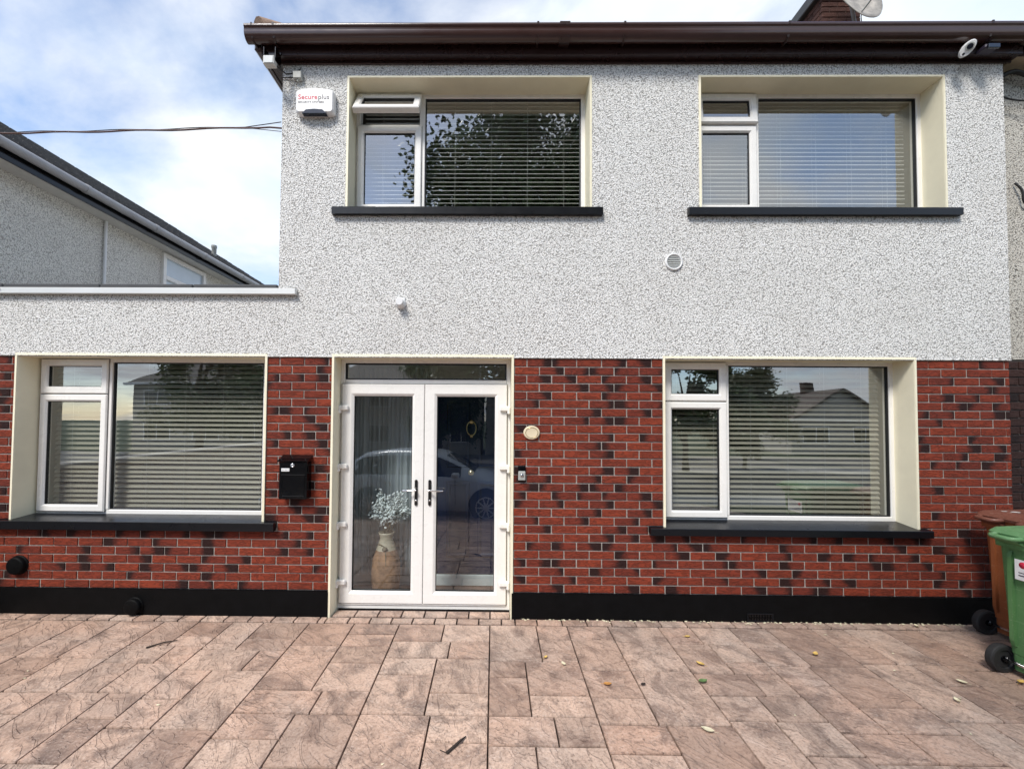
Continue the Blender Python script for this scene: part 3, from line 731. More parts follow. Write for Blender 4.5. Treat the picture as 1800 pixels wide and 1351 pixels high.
for i in range(34):
    a = rf.uniform(0, 2*pi); sp = rf.uniform(.05, .27); hh = rf.uniform(.26, .52)
    ex, ey = sp*cos(a), sp*.42*sin(a); p0 = Vector((-1.07+rf.uniform(-.03, .03), .46+rf.uniform(-.02, .02), .60)); p1 = p0+Vector((ex*.35, ey*.35, hh*.55)); p2 = p0+Vector((ex, ey, hh*(1-.5*abs(sp)/.27*.6)))
    st.tube([p0, p1, p2], [.003, .0022, .0012], 5)
    for k in range(40):
        u = rf.uniform(.35, 1.05); p = p0.lerp(p1, u*2) if u < .5 else p1.lerp(p2, (u-.5)*2)
        c = p+Vector((rf.gauss(0, .016), rf.gauss(0, .014), rf.gauss(0, .014))); s = rf.uniform(.009, .017)
        d1 = Vector((rf.gauss(0, 1), rf.gauss(0, 1), rf.gauss(0, 1))).normalized(); d2 = d1.orthogonal().normalized(); d3 = d1.cross(d2)
        bl.add([c+d1*s, c+d2*s, c-d1*s, c-d2*s, c+d3*s*.7, c-d3*s*.7], [(0, 1, 4), (1, 2, 4), (2, 3, 4), (3, 0, 4), (1, 0, 5), (2, 1, 5), (3, 2, 5), (0, 3, 5)])
st.build('stems', 'stem', f); bl.build('blossom', 'flower', f)

# eaves: soffit, fascia, gutter, roof
FYa = -.085
mb = MB(); mb.box(HX0-.14, HX1+.08, FYa+.019, -.0015, ZE-.022, ZE-.001, .003); mb.box(HX0-.14, HX0-.0015, -.0014, 7.1, ZE-.022, ZE-.001, .003); mb.build('soffit', 'fascia', house)
mb = MB(); mb.box(HX0-.16, HX1+.08, FYa, FYa+.018, ZE-.03, ZE+.16, .003); mb.box(HX0-.16, HX0-.142, FYa+.019, 7.1, ZE-.03, ZE+.16, .003)
mb.box(HX0-.10, HX1+.06, -.018, -.0016, ZE-.052, ZE-.0225, .004)
fas = mb.build('fascia', 'fascia', house)
def gutter(parent, x0, x1, yb, zt, mat, axis='X', flip=1):
    arc = [(-.056+.056*cos(t), -.058+.068*sin(t)) for t in [-pi*k/16 for k in range(17)]]
    prof = [(0, 0)]+arc+[(-.112, -.03), (-.118, -.026), (-.120, -.012), (-.117, .0), (-.110, .002), (-.106, -.01)]+[(-.056+.05*cos(t), -.058+.062*sin(t)) for t in [-pi+pi*k/10 for k in range(11)]]+[(-.006, 0)]
    mb = MB(); n = len(prof)
    def P(p, h): return (h, yb+p[0], zt+p[1]) if axis == 'X' else (yb-flip*p[0], h, zt+p[1])
    vs = [P(p, x0) for p in prof]+[P(p, x1) for p in prof]
    mb.add(vs, [(k, (k+1) % n, n+(k+1) % n, n+k) for k in range(n)], smooth=True)
    for h in (x0, x1):
        e = [P(p, h) for p in prof[:23]]; mb.add(e, [tuple(range(len(e)))])
    return mb.build('gutter', mat, parent)
GZ = ZE+.158
gut = gutter(house, HX0-.255, HX1+.02, FYa-.001, GZ, 'gutter')
def bracket(x, w, parent, mat, grow=.006):
    prof = [(0.002, -.122), (-.02, -.134), (-.064, -.134), (-.094, -.116), (-.109, -.076), (-.112, -.03), (-.12, -.02), (-.122, .006), (-.10, .006), (-.10, .012), (.0, .012)]
    mb = MB(); mb.prism([(FYa-.001+p[0]*1.0, GZ+p[1]) for p in prof], x, x+w, 'X'); mb.build('gutter_bracket', mat, parent)
for x_, w_ in ((-2.17, .012), (-1.98, .018), (.36, .018), (.56, .09), (1.12, .018), (2.55, .018), (4.30, .018)):
    bracket(x_, w_, gut, 'fascia')
mb = MB(); mb.box(HX0-.245, HX0-.162, FYa+.02, 7.0, GZ-.12, GZ, .02); mb.build('side_gutter', 'gutter', house)
# hipped roof
ez = GZ-.01; y0r, y1r = FYa-.03, 7.2; x0r = HX0-.2; rp_ = tan(R(29)); ry = (y0r+y1r)/2; rh = ez+(ry-y0r)*rp_
mb = MB(); xr = x0r+(ry-y0r)
mb.add([(x0r, y0r, ez), (HX1, y0r, ez), (HX1, ry, rh), (xr, ry, rh), (x0r, y1r, ez), (HX1, y1r, ez)], [(0, 1, 2, 3), (0, 3, 4), (3, 2, 5, 4)])
roof = mb.build('roof', 'roof_tile', house)
for i in range(11):
    t0, t1 = i*.36, i*.36+.40; d = Vector((1, 1, rp_)).normalized(); p0 = Vector((x0r+.03, y0r+.03, ez+.02))+d*t0; p1 = p0+d*.40+Vector((0, 0, .012))
    mb = MB(); mb.tube([p0, p1], [.125, .105], 14); mb.build('hip_tile', 'hip_tile', roof)
# chimney
CX0, CX1, CY0, CY1, CZ = 4.575, 5.11, 2.0, 3.1, 7.74
mb = MB(); mb.box(CX0+.012, CX1-.012, CY0+.012, CY1-.012, 5.5, CZ); ch = mb.build('chimney', 'mortar_dark', house)
mb = MB(); mb.box(CX0-.07, CX1+.07, CY0-.07, CY1+.07, CZ+.001, CZ+.16, .012); mb.build('chimney_cap', 'lead', ch)
for r in range(14):
    z0 = CZ-.075*(r+1); 
    xx = CX0-(0 if r % 2 else .1125)
    while xx < CX1-.01:
        a, b = max(xx+.004, CX0), min(xx+.221, CX1); xx += .225
        if b-a > .02:
            mb = MB(); mb.box(a, b, CY0, CY0+.05, z0+.004, z0+.071, .004, rnd=rb.random()); mb.build('brick', 'brick_chim', ch, attrs=True, recalc=False)
    if r < 9:
        yy = CY0+.055-(.1125 if r % 2 else 0)
        while yy < CY1-.01:
            a, b = max(yy+.004, CY0+.054), min(yy+.221, CY1); yy += .225
            if b-a > .02:
                mb = MB(); mb.box(CX0, CX0+.05, a, b, z0+.004, z0+.071, .004, rnd=rb.random()); mb.build('brick', 'brick_chim', ch, attrs=True, recalc=False)

# extension flat roof and edge trims
mb = MB(); mb.box(-5.3, HX0-.002, .02, 6.5, 2.901, 2.93); mb.build('flat_roof', 'paving', ext)
mb = MB(); mb.box(-5.3, -1.80, -.045, -.004, 2.886, 2.942, .004); mb.box(-5.3, HX0-.003, -.0035, .06, 2.931, 2.942, .002); mb.build('edge_trim', 'alu', ext)
xx = -5.3
for e in (-4.52, -3.62, -2.76, HX0-.006):
    mb = MB(); mb.box(xx+.003, e-.003, -.012, .16, 2.943, 2.985, .006); mb.build('capping', 'lead', ext); xx = e
mb = MB(); mb.prism([(-5.3, 2.926), (-4.50, 2.926), (-4.53, 2.95), (-5.3, 3.05)], -.06, -.03, 'Y'); mb.build('corner_flashing', 'lead', ext)

# ------------------------------------------------------------------ fittings on the front
def text(body, size, mat, loc, parent, bold=0.0, sx=1.0):
    cu = bpy.data.curves.new('lettering', 'FONT'); cu.body = body; cu.size = size; cu.extrude = .0006; cu.offset = bold; cu.space_character = 1.05
    o = bpy.data.objects.new('tmp', cu); COL.objects.link(o); bpy.context.view_layer.update()
    dg = bpy.context.evaluated_depsgraph_get(); me = bpy.data.meshes.new_from_object(o.evaluated_get(dg)); bpy.data.objects.remove(o)
    me.transform(Matrix.Translation(loc) @ Matrix.Rotation(pi/2, 4, 'X') @ Matrix.Scale(sx, 4, (1, 0, 0)))
    me.materials.clear(); me.materials.append(M[mat]); wd = max(v.co.x for v in me.vertices) if me.vertices else loc[0]
    link('lettering', me, parent); return wd
ab = thing('alarm_box', 'white alarm box with printed lettering, high on the wall by the corner', 'alarm', (-1.655, 0, 4.56))
def rounded(x0, x1, z0, z1, r, top=0.0, n=6):
    pts = []
    for cx, cz, a0 in ((x1-r, z1-r, 0), (x0+r, z1-r, pi/2), (x0+r, z0+r, pi), (x1-r, z0+r, 3*pi/2)):
        for i in range(n+1):
            t = a0+pi/2*i/n; pts.append((cx+r*cos(t), cz+r*sin(t)))
    return pts
ax0, ax1, az0, az1 = -1.825, -1.475, 4.545, 4.765
pl = rounded(ax0, ax1, az0, az1, .03); pl = [(x, z+(.018*(1-((x-(ax0+ax1)/2)/.16)**2) if z > 4.7 and abs(x-(ax0+ax1)/2) < .13 else 0)) for x, z in pl]
pl2 = pl[:7]+[(-1.56, az1+.012), (-1.65, az1+.018), (-1.74, az1+.012)]+pl[7:]
mb = MB(); cxm, czm = (ax0+ax1)/2, (az0+az1)/2
inner = [(cxm+(x-cxm)*.93, czm+(z-czm)*.90) for x, z in pl2]; n = len(pl2)
mb.add([(x, -.001, z) for x, z in pl2]+[(x, -.05, z) for x, z in pl2]+[(x, -.066, z) for x, z in inner],
       [(k, (k+1) % n, n+(k+1) % n, n+k) for k in range(n)]+[(n+k, n+(k+1) % n, 2*n+(k+1) % n, 2*n+k) for k in range(n)]+[tuple(range(2*n, 3*n))])
mb.build('cover', 'white', ab)
mb = MB(); mb.prism([(-1.76, 4.538), (-1.54, 4.538), (-1.575, 4.572), (-1.65, 4.578), (-1.725, 4.572)], -.069, -.02, 'Y'); mb.build('strobe_lens', 'lens', ab)
e1 = text('Secure', .062, 'ink_red', (-1.800, -.0668, 4.668), ab, .0008, 1.0)
text('plus', .062, 'ink_black', (e1+.006, -.0668, 4.668), ab, .0004, 1.0)
text('SECURITY SYSTEMS', .0265, 'ink_black', (-1.800, -.0668, 4.632), ab, .0002, 1.0)

def one(mb, name, mat, label, cat, group=None): return tag(mb.build(name, mat), label, cat, group)
jb = thing('junction_box', 'small grey junction box on the wall above the alarm box', 'junction box', (-1.82, 0, 4.9))
mb = MB(); mb.box(-1.865, -1.785, -.045, -.001, 4.885, 4.955, .006); mb.build('box', 'greybox', jb)
mb = MB(); mb.tube([(-1.825, -.022, 4.885), (-1.825, -.022, 4.868)], .011, 10); mb.build('gland', 'greybox', jb)
mb = MB(); mb.tube([(-1.865, -.02, 4.91), (-1.93, -.012, 4.912), (-1.985, -.012, 4.916)], .005, 6); mb.build('cable', 'cable_k', jb)
fl = thing('floodlight', 'small white floodlight under the left end of the gutter', 'floodlight', (-1.98, -.12, 4.98))
mb = MB(); mb.box(-2.055, -1.955, -.20, -.14, 4.885, 4.965, .006); lb = mb.build('lamp_body', 'offwhite', fl)
mb = MB(); mb.box(-2.045, -1.965, -.2035, -.2005, 4.893, 4.957, .001); mb.build('lamp_glass', 'led', fl)
mb = MB(); mb.box(-2.06, -2.053, -.185, -.09, 4.93, 5.05); mb.box(-1.957, -1.95, -.185, -.09, 4.93, 5.05); mb.box(-2.06, -1.95, -.10, -.087, 5.045, 5.075); mb.build('bracket', 'black_metal', fl)
mb = MB(); mb.tube([(-1.955, -.15, 4.90), (-1.91, -.07, 4.90), (-1.86, -.02, 4.945), (-1.80, -.02, 4.99)], .006, 6); mb.build('cable', 'cable_k', fl)
vt = thing('wall_vent', 'round white louvred vent on the pebbledash between the storeys', 'vent', (1.625, 0, 3.21))
mb = MB(); mb.lathe([(.078, -.001), (.078, -.012), (.07, -.018), (.063, -.014), (.063, -.004)], (1.625, 0, 3.205), 'Y', 32); mb.build('rim', 'white', vt)
for k in range(6):
    z = 3.205-.05+k*.02; hw = sqrt(max(.0001, .062**2-(z-3.205)**2))
    mb = MB(); mb.prism([(-.012, z-.007), (-.003, z+.006), (-.001, z+.006), (-.010, z-.007)], 1.625-hw, 1.625+hw, 'X'); mb.build('slat', 'greybox', vt)
ov = thing('overflow_outlet', 'small white round outlet pipe sticking out of the pebbledash above the door', 'outlet', (-.85, 0, 2.82))
mb = MB(); mb.lathe([(.046, -.001), (.046, -.02), (.036, -.028), (.036, -.075), (.030, -.08)], (-.85, 0, 2.815), 'Y', 22); mb.build('collar', 'white', ov)
mb = MB(); mb.box(-.888, -.812, -.012, -.001, 2.846, 2.868, .003); mb.build('clip', 'white', ov)
pq = thing('house_plaque', 'oval cream plaque on the brick right of the door', 'plaque', (.343, 0, 1.652))
mb = MB(); mb.lathe([(.062, .012), (.062, -.006), (.056, -.012), (.048, -.010), (.0, -.012)], (.343, -.002, 1.652), 'Y', 36, sx=1.18); mb.build('plate', 'plaque', pq)
mb = MB(); mb.tube([(.343+.046*1.18*cos(t), -.0135, 1.652+.046*sin(t)) for t in [2*pi*i/40 for i in range(41)]], .0022, 6, cap=False); mb.build('rim', 'brass', pq)
db = thing('doorbell', 'silver doorbell with a black back plate beside the door', 'doorbell', (.255, 0, 1.22))
mb = MB(); mb.box(.222, .290, -.012, .012, 1.222, 1.352, .004); mb.build('back_plate', 'black_metal', db)
mb = MB(); mb.box(.224, .288, -.028, -.0125, 1.226, 1.308, .005); mb.build('cover', 'greybox', db)
mb = MB(); mb.lathe([(.016, .0), (.016, -.005), (.011, -.007), (.0, -.006)], (.256, -.0285, 1.272), 'Y', 20); mb.build('push_button', 'chrome', db)
# mailbox
mbx = thing('mailbox', 'black metal mailbox with sloping lid on the brick left of the door', 'mailbox', (-1.77, -.04, 1.05))
mb = MB(); mb.box(-1.893, -1.645, -.085, .012, 1.052, 1.38, .004); mb.build('box', 'black_metal', mbx)
mb = MB(); mb.prism([(-.095, 1.383), (-.095, 1.392), (.010, 1.437), (.010, 1.425)], -1.903, -1.635, 'X'); mb.build('lid', 'black_metal', mbx)
mb = MB(); mb.lathe([(.017, .0), (.017, -.006), (.010, -.007), (.010, -.001), (.0, -.001)], (-1.773, -.0855, 1.352), 'Y', 20); mb.build('lock', 'chrome', mbx)
mb = MB(); mb.box(-1.872, -1.80, -.0875, -.0855, 1.298, 1.325, .0005); lab = mb.build('name_label', 'white', mbx)
mb = MB()
for k, w in enumerate((.010, .008, .012, .008, .009)): mb.box(-1.866+k*.013, -1.866+k*.013+w, -.0882, -.0876, 1.308, 1.314)
mb.build('print', 'greybox', lab)
mb = MB(); mb.ring(-1.87, -1.66, 1.075, 1.27, [(0, -.0855), (.003, -.0885), (.006, -.0885), (.009, -.0855)]); mb.build('newspaper_panel', 'black_metal', mbx)
# black pipe caps and air brick
def cap(x, z, y, label, r=.078):
    t = thing('vent_cap', label, 'vent cap', (x, y, z))
    mb = MB(); mb.lathe([(r, .02), (r, -.035), (r*.94, -.045), (r*.8, -.048), (0, -.05)], (x, y, z), 'Y', 28); mb.build('cap', 'black_paint', t)
    mb = MB(); mb.lathe([(r*1.12, .004), (r*1.12, -.008), (r*1.02, -.012)], (x, y, z), 'Y', 28); mb.build('flange', 'black_paint', t)
cap(-4.285, .425, .008, 'round black vent cap on the brick under the left window')
cap(-3.198, .083, -.017, 'round black vent cap on the black plinth under the left window', .07)
ab2 = thing('air_brick', 'small black air brick low in the plinth, right of the door', 'air brick', (2.36, -.016, .0))
mb = MB(); mb.ring(2.245, 2.475, .005, .078, [(0, -.017), (.002, -.022), (.009, -.022), (.011, -.017)]); mb.build('frame', 'sill', ab2)
for k in range(9):
    mb = MB(); mb.box(2.262+k*.0235, 2.275+k*.0235, -.0195, -.0165, .018, .066); mb.build('bar', 'black_metal', ab2)
# camera and sensor under the gutter
sc_ = thing('security_camera', 'white oval security camera fixed under the gutter, at the right', 'camera', (4.02, -.1, 5.0))
mb = MB()
cc = Vector((4.13, -.16, 5.04)); ax = Vector((-.45, -.8, -.45)).normalized(); up = Vector((.45, -.2, .75)); up = (up-ax*up.dot(ax)).normalized(); sd_ = ax.cross(up)
vs = []; n = 28
for (s, h) in ((.9, -.03), (1, -.012), (1, .008), (.9, .018)):
    for k in range(n):
        t = 2*pi*k/n; vs.append(cc+up*(.066*s*cos(t))+sd_*(.042*s*sin(t))+ax*h)
mb.add(vs, [(i*n+k, i*n+(k+1) % n, (i+1)*n+(k+1) % n, (i+1)*n+k) for i in range(3) for k in range(n)], smooth=True); mb.add(vs[3*n:], [tuple(range(n))]); mb.add(vs[:n], [tuple(range(n))[::-1]])
mb.build('camera_body', 'white', sc_)
def disc(c, a, r0, r1, h, mat, name, par):
    u = a.orthogonal().normalized(); w = a.cross(u); mb = MB(); n = 20
    vs = [c+a*hh+(u*cos(2*pi*k/n)+w*sin(2*pi*k/n))*rr for rr, hh in ((r0, 0), (r0, h), (r1, h)) for k in range(n)]
    mb.add(vs, [(i*n+k, i*n+(k+1) % n, (i+1)*n+(k+1) % n, (i+1)*n+k) for i in range(2) for k in range(n)]); mb.add(vs[2*n:], [tuple(range(n))]); return mb.build(name, mat, par)
disc(cc+up*.012+ax*.018, ax, .030, .024, .008, 'greybox', 'lens_ring', sc_); disc(cc+up*.012+ax*.0262, ax, .021, .018, .002, 'lens', 'lens', sc_)
disc(cc-up*.042+ax*.018, ax, .009, .009, .002, 'lens', 'sensor', sc_)
mb = MB(); mb.tube([cc-ax*.02, cc-ax*.07, Vector((4.17, FYa-.004, 5.115))], .012, 8); mb.build('mount', 'white', sc_)
sn = thing('motion_sensor_light', 'dark blue sensor lamp under the gutter beside the white camera', 'sensor lamp', (4.3, -.1, 5.03))
mb = MB(); mb.box(4.28, 4.40, -.17, -.088, 5.045, 5.08, .008); mb.build('lamp_body', 'ink_black', sn)
mb = MB(); mb.box(4.29, 4.39, -.185, -.165, 5.03, 5.07, .004); mb.build('lamp_face', 'lens', sn)
mb = MB(); mb.box(4.325, 4.355, -.12, -.086, 5.0805, 5.11, .003); mb.build('bracket', 'black_metal', sn)
# satellite dish on the chimney
dsh = thing('satellite_dish', 'weathered satellite dish fixed beside the brick chimney', 'satellite dish', (5.02, 1.92, 7.3))
dc = Vector((4.72, 1.62, 7.42)); da = Vector((.25, -.92, .2)).normalized(); u = Vector((1, .35, 0)).normalized(); u = (u-da*u.dot(da)).normalized(); w = da.cross(u)
mb = MB(); vs = []; n = 36
for rr, hh in ((.02, -.06), (.13, -.05), (.25, -.018), (.34, .02), (.345, .012), (.25, -.028), (.13, -.06), (.02, -.07)):
    for k in range(n): vs.append(dc+da*hh+(u*cos(2*pi*k/n)+w*sin(2*pi*k/n)*1.06)*rr*1.25)
mb.add(vs, [(i*n+k, i*n+(k+1) % n, (i+1)*n+(k+1) % n, (i+1)*n+k) for i in range(7) for k in range(n)], smooth=True)
M['dish'] = simple('weathered_dish', (.34, .31, .27), .55, var=.45, vs=9)
mb.build('dish', 'dish', dsh)
mb = MB(); mb.tube([(4.96, 1.9, 6.5), (4.94, 1.9, 7.25), tuple(dc-da*.07)], .022, 10); mb.box(4.90, 4.96, 1.905, 1.999, 6.9, 6.94); mb.build('mast', 'grey_pvc', dsh)
mb = MB(); mb.tube([tuple(dc-w*.34), tuple(dc-w*.25+da*.35)], .011, 8); mb.lathe([(.03, -.05), (.03, .05)], tuple(dc-w*.22+da*.36), 'Y', 12); mb.build('feed_arm', 'greybox', dsh)
mb = MB(); mb.tube([tuple(dc-w*.33), tuple(dc-w*.40-da*.03), (4.96, 1.8, 6.95), (4.95, 1.9, 6.7)], .005, 6); mb.build('cable', 'cable_k', dsh)

# ------------------------------------------------------------------ wires
wr = MB()
A = Vector((-9.5, .55, 5.25)); B = Vector((-1.99, .04, 4.49))
def wp(t, ph=0): 
    p = A.lerp(B, t); p.z -= .02*4*t*(1-t); return p+Vector((0, 0, .006*sin(t*38+ph)))
# run from the neighbour side to the corner of the wall, nearly level in the picture
A = Vector((-6.9, .35, 4.63)); 
wr.tube([wp(i/40) for i in range(40)]+[Vector((-1.995, .035, 4.47))], .0075, 6)
wire = thing('telephone_wire', 'brown telephone wire crossing the sky to the corner of the house', 'wire', (-1.99, .03, 4.48))
wr.build('main_strand', 'cable', wire)
mb = MB(); mb.tube([wp(i/40, 1.4)+Vector((0, 0, .010)) for i in range(38)]+[Vector((-2.0, .03, 4.525))], .004, 6); mb.tube([wp(.93), Vector((-2.2, .035, 4.46)), Vector((-1.995, .03, 4.435))], .003, 6); mb.build('tie_strand', 'cable_k', wire)

# ------------------------------------------------------------------ attached house on the right
nb = thing('attached_house', 'attached next door house, grey pebbledash over dark brown brick, at the right edge', 'house', (6.5, .14, 0))
NY = .13
mb = MB(); mb.box(HX1+.001, 10.5, NY, NY+.3, ZB+.02, ZE+.08); mb.build('rendered_wall', 'pebble_grey', nb)
mb = MB(); mb.box(HX1+.001, 10.5, NY+.012, NY+.3, 0, ZB+.0195); nbw = mb.build('brick_wall', 'mortar_dark', nb)
for r in range(31):
    z0 = r*.0755; xx = HX1+.004-(.11 if r % 2 else 0)
    while xx < 5.6:
        a, b = max(xx, HX1+.003), xx+.215; xx += .225
        if b-a > .02:
            mb = MB(); o = 0; mb.box(a, b, NY, NY+.03, z0+.005, z0+.0705, .003, rnd=rb.random()); mb.lc[:] = [(v_[0]-(b-.1075), 0, v_[2]-z0-.037) for v_ in mb.v]
            mb.build('brick', 'brick_dark', nbw, attrs=True, recalc=False)
mb = MB(); mb.box(HX1+.085, 10.6, -.06, -.04, ZE-.02, ZE+.15, .003); mb.build('fascia', 'fascia', nb)
mb = MB(); mb.box(HX1+.085, 10.6, -.039, NY-.001, ZE-.014, ZE+.01); mb.build('soffit', 'vase_cream', nb)
M['gut2'] = simple('faded_brown_pvc', (.075, .062, .055), .35, var=.2, vs=6)
mb = MB(); mb.box(HX1+.03, 10.6, -.185, -.065, GZ-.12, GZ+.004, .03); mb.build('gutter', 'gut2', nb)
mb = MB(); mb.add([(HX1+.001, -.1, GZ-.02), (10.6, -.1, GZ-.02), (10.6, ry, rh-.02), (HX1+.001, ry, rh-.02), (10.6, 7.2, GZ-.02), (HX1+.001, 7.2, GZ-.02)], [(0, 1, 2, 3), (3, 2, 4, 5)]); mb.build('roof', 'roof_tile', nb)
def tangle(name, label, pts, r, mat='cable_k'):
    mb = MB(); q = []
    P = [Vector(p) for p in pts]
    for i in range(len(P)-1):
        p0, p1, p2, p3 = P[max(i-1, 0)], P[i], P[i+1], P[min(i+2, len(P)-1)]
        for k in range(6):
            t = k/6; q.append(.5*((2*p1)+(p2-p0)*t+(2*p0-5*p1+4*p2-p3)*t*t+(3*p1-p0-3*p2+p3)*t**3))
    q.append(P[-1]); mb.tube(q, r, 6); return one(mb, name, mat, label, 'cable', 'cables under the next door eaves')
tangle('hanging_cable', 'bunched black cable under the eaves right of the white wall', [(4.66, .09, 4.96), (4.80, .06, 5.02), (5.0, .06, 4.96), (5.3, .07, 5.0), (5.8, .08, 4.95)], .02)
tangle('hanging_cable', 'thin looped black cable hanging below the bunched cable at the right edge', [(4.64, .09, 4.86), (4.75, .06, 4.76), (4.95, .05, 4.75), (5.05, .06, 4.90), (4.98, .06, 5.04), (5.2, .08, 5.05)], .007)
tangle('hanging_cable', 'short black cable end on the grey pebbledash near the right upper sill', [(4.84, .11, 4.0), (4.88, .09, 3.92), (4.92, .10, 3.80), (5.1, .10, 3.74)], .009)

# ------------------------------------------------------------------ detached house on the left
lh = thing('detached_house', 'grey pebbledash neighbouring house seen over the extension at the left', 'house', (-7.5, 4, 0))
LX, LZ = -5.65, 4.62
mb = MB(); mb.box(-11.5, LX, -.6, 8.2, 0, LZ); mb.build('wall', 'pebble_left', lh)
mb = MB(); mb.box(LX+.001, LX+.24, -.7, 8.3, LZ-.03, LZ+.0, .004); mb.build('soffit', 'offwhite', lh)
mb = MB(); mb.box(LX+.241, LX+.26, -.7, 8.3, LZ-.035, LZ+.14, .003); mb.build('fascia', 'black_metal', lh)
gL = MB(); 
for i in range(8):
    a = -.7+i*1.13
    gL.tube([(LX+.315, a, LZ+.115), (LX+.315, a+1.13, LZ+.115)], .055, 12)
    gL.tube([(LX+.315, a-.03, LZ+.115), (LX+.315, a+.03, LZ+.115)], .061, 12)
gL.build('gutter', 'grey_pvc', lh)
pit = tan(R(32))
rf_ = MB(); rw_ = 4.6
rx0 = LX+.28; courses = 18
for i in range(courses):
    d0, d1 = rw_*i/courses, rw_*(i+1)/courses+.03
    z0, z1 = LZ+.15+d0*pit, LZ+.15+d1*pit
    a, b = rx0-d0, rx0-d1
    rf_.add([(a, -.75, z0+.035), (a, 8.35, z0+.035), (b, 8.35, z1+.005), (b, -.75, z1+.005), (a, -.75, z0), (a, 8.35, z0)], [(0, 1, 2, 3), (4, 5, 1, 0)])
    yy = -.75+(i % 2)*.16
    while yy < 8.3:
        rf_.box(a-.001, a+.012, yy, yy+.30, z0-.005, z0+.047); yy += .33
rf_.add([(rx0-rw_, -.75, LZ+.15+rw_*pit), (rx0-rw_, 8.35, LZ+.15+rw_*pit), (rx0-2*rw_, 8.35, LZ+.1), (rx0-2*rw_, -.75, LZ+.1)], [(0, 1, 2, 3)])
lroof = rf_.build('roof', 'slate', lh)
mb = MB(); mb.lathe([(.05, 0), (.05, .55), (.06, .56), (.06, .62)], (LX-1.0, 6.0, LZ+.6), 'Z', 12); mb.build('vent_pipe', 'greybox', lroof)
mb = MB(); mb.tube([(LX+.03, 2.15, LZ-.03), (LX+.03, 2.15, 0.3)], .020, 8); mb.build('waste_pipe', 'white', lh)
mb = MB()
def boxX(mb, y0, y1, z0, z1, d0, d1, b=.004): mb.box(LX+d0, LX+d1, y0, y1, z0, z1, b)
boxX(mb, 3.20, 3.27, 3.2, 4.56, -.02, .05); boxX(mb, 4.18, 4.25, 3.2, 4.56, -.02, .05); boxX(mb, 3.271, 4.179, 4.49, 4.56, -.02, .05); boxX(mb, 3.271, 4.179, 4.12, 4.19, -.02, .05)
lw = mb.build('window', 'pvc', lh)
M['skypane'] = simple('pale_sky_pane', (.50, .58, .66), .08, spec=.8, var=.05)  # sky reflection painted into the pane colour
for z0, z1 in ((3.2, 4.12), (4.19, 4.49)):
    mb = MB(); mb.add([(LX+.012, 3.27, z0), (LX+.012, 4.18, z0), (LX+.012, 4.18, z1), (LX+.012, 3.27, z1)], [(0, 1, 2, 3)]); mb.build('pane', 'skypane', lw, recalc=False)

# ------------------------------------------------------------------ wheelie bins
def make_bin(label, mats, loc, rz=0.0):
    t = thing('wheelie_bin', label, 'bin', loc); t['_local'] = 1
    body, lidm = mats
    W, L, Hh = .49, .60, .98        # y width (axle), x depth, body height
    mb = MB(); secs = []
    for z, k in ((.05, .80), (.16, .815), (.165, .84), (.86, .975), (.90, .985), (.905, 1.05), (.98, 1.06)):
        hw = W/2*k; bx0 = .035+(1-k)*.10; bx1 = .035+L*(.66+.34*min(1, z/.9))
        if z > .9: bx0 = .015; bx1 = .035+L+.02
        r = .035; secs.append([(x_, y_, z) for x_, y_ in rounded(bx0, bx1, -hw, hw, r, n=4)])
    n = len(secs[0]); vs = [p for s in secs for p in s]
    mb.add(vs, [(i*n+k, i*n+(k+1) % n, (i+1)*n+(k+1) % n, (i+1)*n+k) for i in range(len(secs)-1) for k in range(n)])
    mb.add(secs[0], [tuple(range(n))[::-1]]); mb.build('body', body, t)
    mb = MB()
    for y_ in (-.155, .165): mb.prism([(.034, .22), (.022, .26), (.016, .84), (.03, .88), (.06, .88), (.06, .22)], y_-.012, y_+.012, 'Y')
    mb.build('rib', body, t)
    mb = MB(); top = []
    for z, e in ((.981, 0), (1.002, .006), (1.03, -.02), (1.045, -.07)):
        top.append([(x_, y_, z+(.02*(x_) if e <= 0 else 0)) for x_, y_ in rounded(-.01-e, .70+e, -.275-e, .275+e, .05+e*.5, n=4)])
    n = len(top[0]); vs = [p for s in top for p in s]
    mb.add(vs, [(i*n+k, i*n+(k+1) % n, (i+1)*n+(k+1) % n, (i+1)*n+k) for i in range(3) for k in range(n)]); mb.add(top[-1], [tuple(range(n))]); mb.add(top[0], [tuple(range(n))[::-1]])
    lid = mb.build('lid', lidm, t); lid['_local'] = 1
    for y_ in (-.14, .14):
        mb = MB(); mb.tube([(.03, y_-.075, .99), (-.055, y_-.07, .985), (-.075, y_-.05, .985), (-.075, y_+.05, .985), (-.055, y_+.07, .985), (.03, y_+.075, .99)], .016, 10)
        mb.prism([(.02, .93), (.02, .975), (-.06, .982), (-.06, .972)], y_-.07, y_+.07, 'Y'); mb.build('handle', lidm, t)
    mb = MB(); mb.tube([(.045, -.27, .1), (.045, .27, .1)], .011, 8); mb.build('axle', 'chrome', t)
    for y_ in (-.235, .235):
        mb = MB(); mb.lathe([(.062, -.016), (.066, -.026), (.088, -.027), (.097, -.022), (.1, -.014), (.1, .014), (.097, .022), (.088, .027), (.066, .026), (.062, .016)], (.03, y_, .1), 'Y', 32, smooth=False); wh = mb.build('wheel', 'rubber', t); wh['_local'] = 1
        mb = MB(); mb.lathe([(.0, -.02), (.02, -.03), (.024, -.016), (.063, -.010), (.063, .010), (.024, .016), (.02, .03), (0, .02)], (.03, y_, .1), 'Y', 10, smooth=False); mb.build('hub', 'black_metal', wh)
    t.rotation_euler = (0, 0, rz); t.location = loc
    return t
bb = make_bin('brown wheelie bin by the wall, behind the green bin', ('bin_brown', 'bin_brown2'), (4.13, -.395, gz(-.4)))
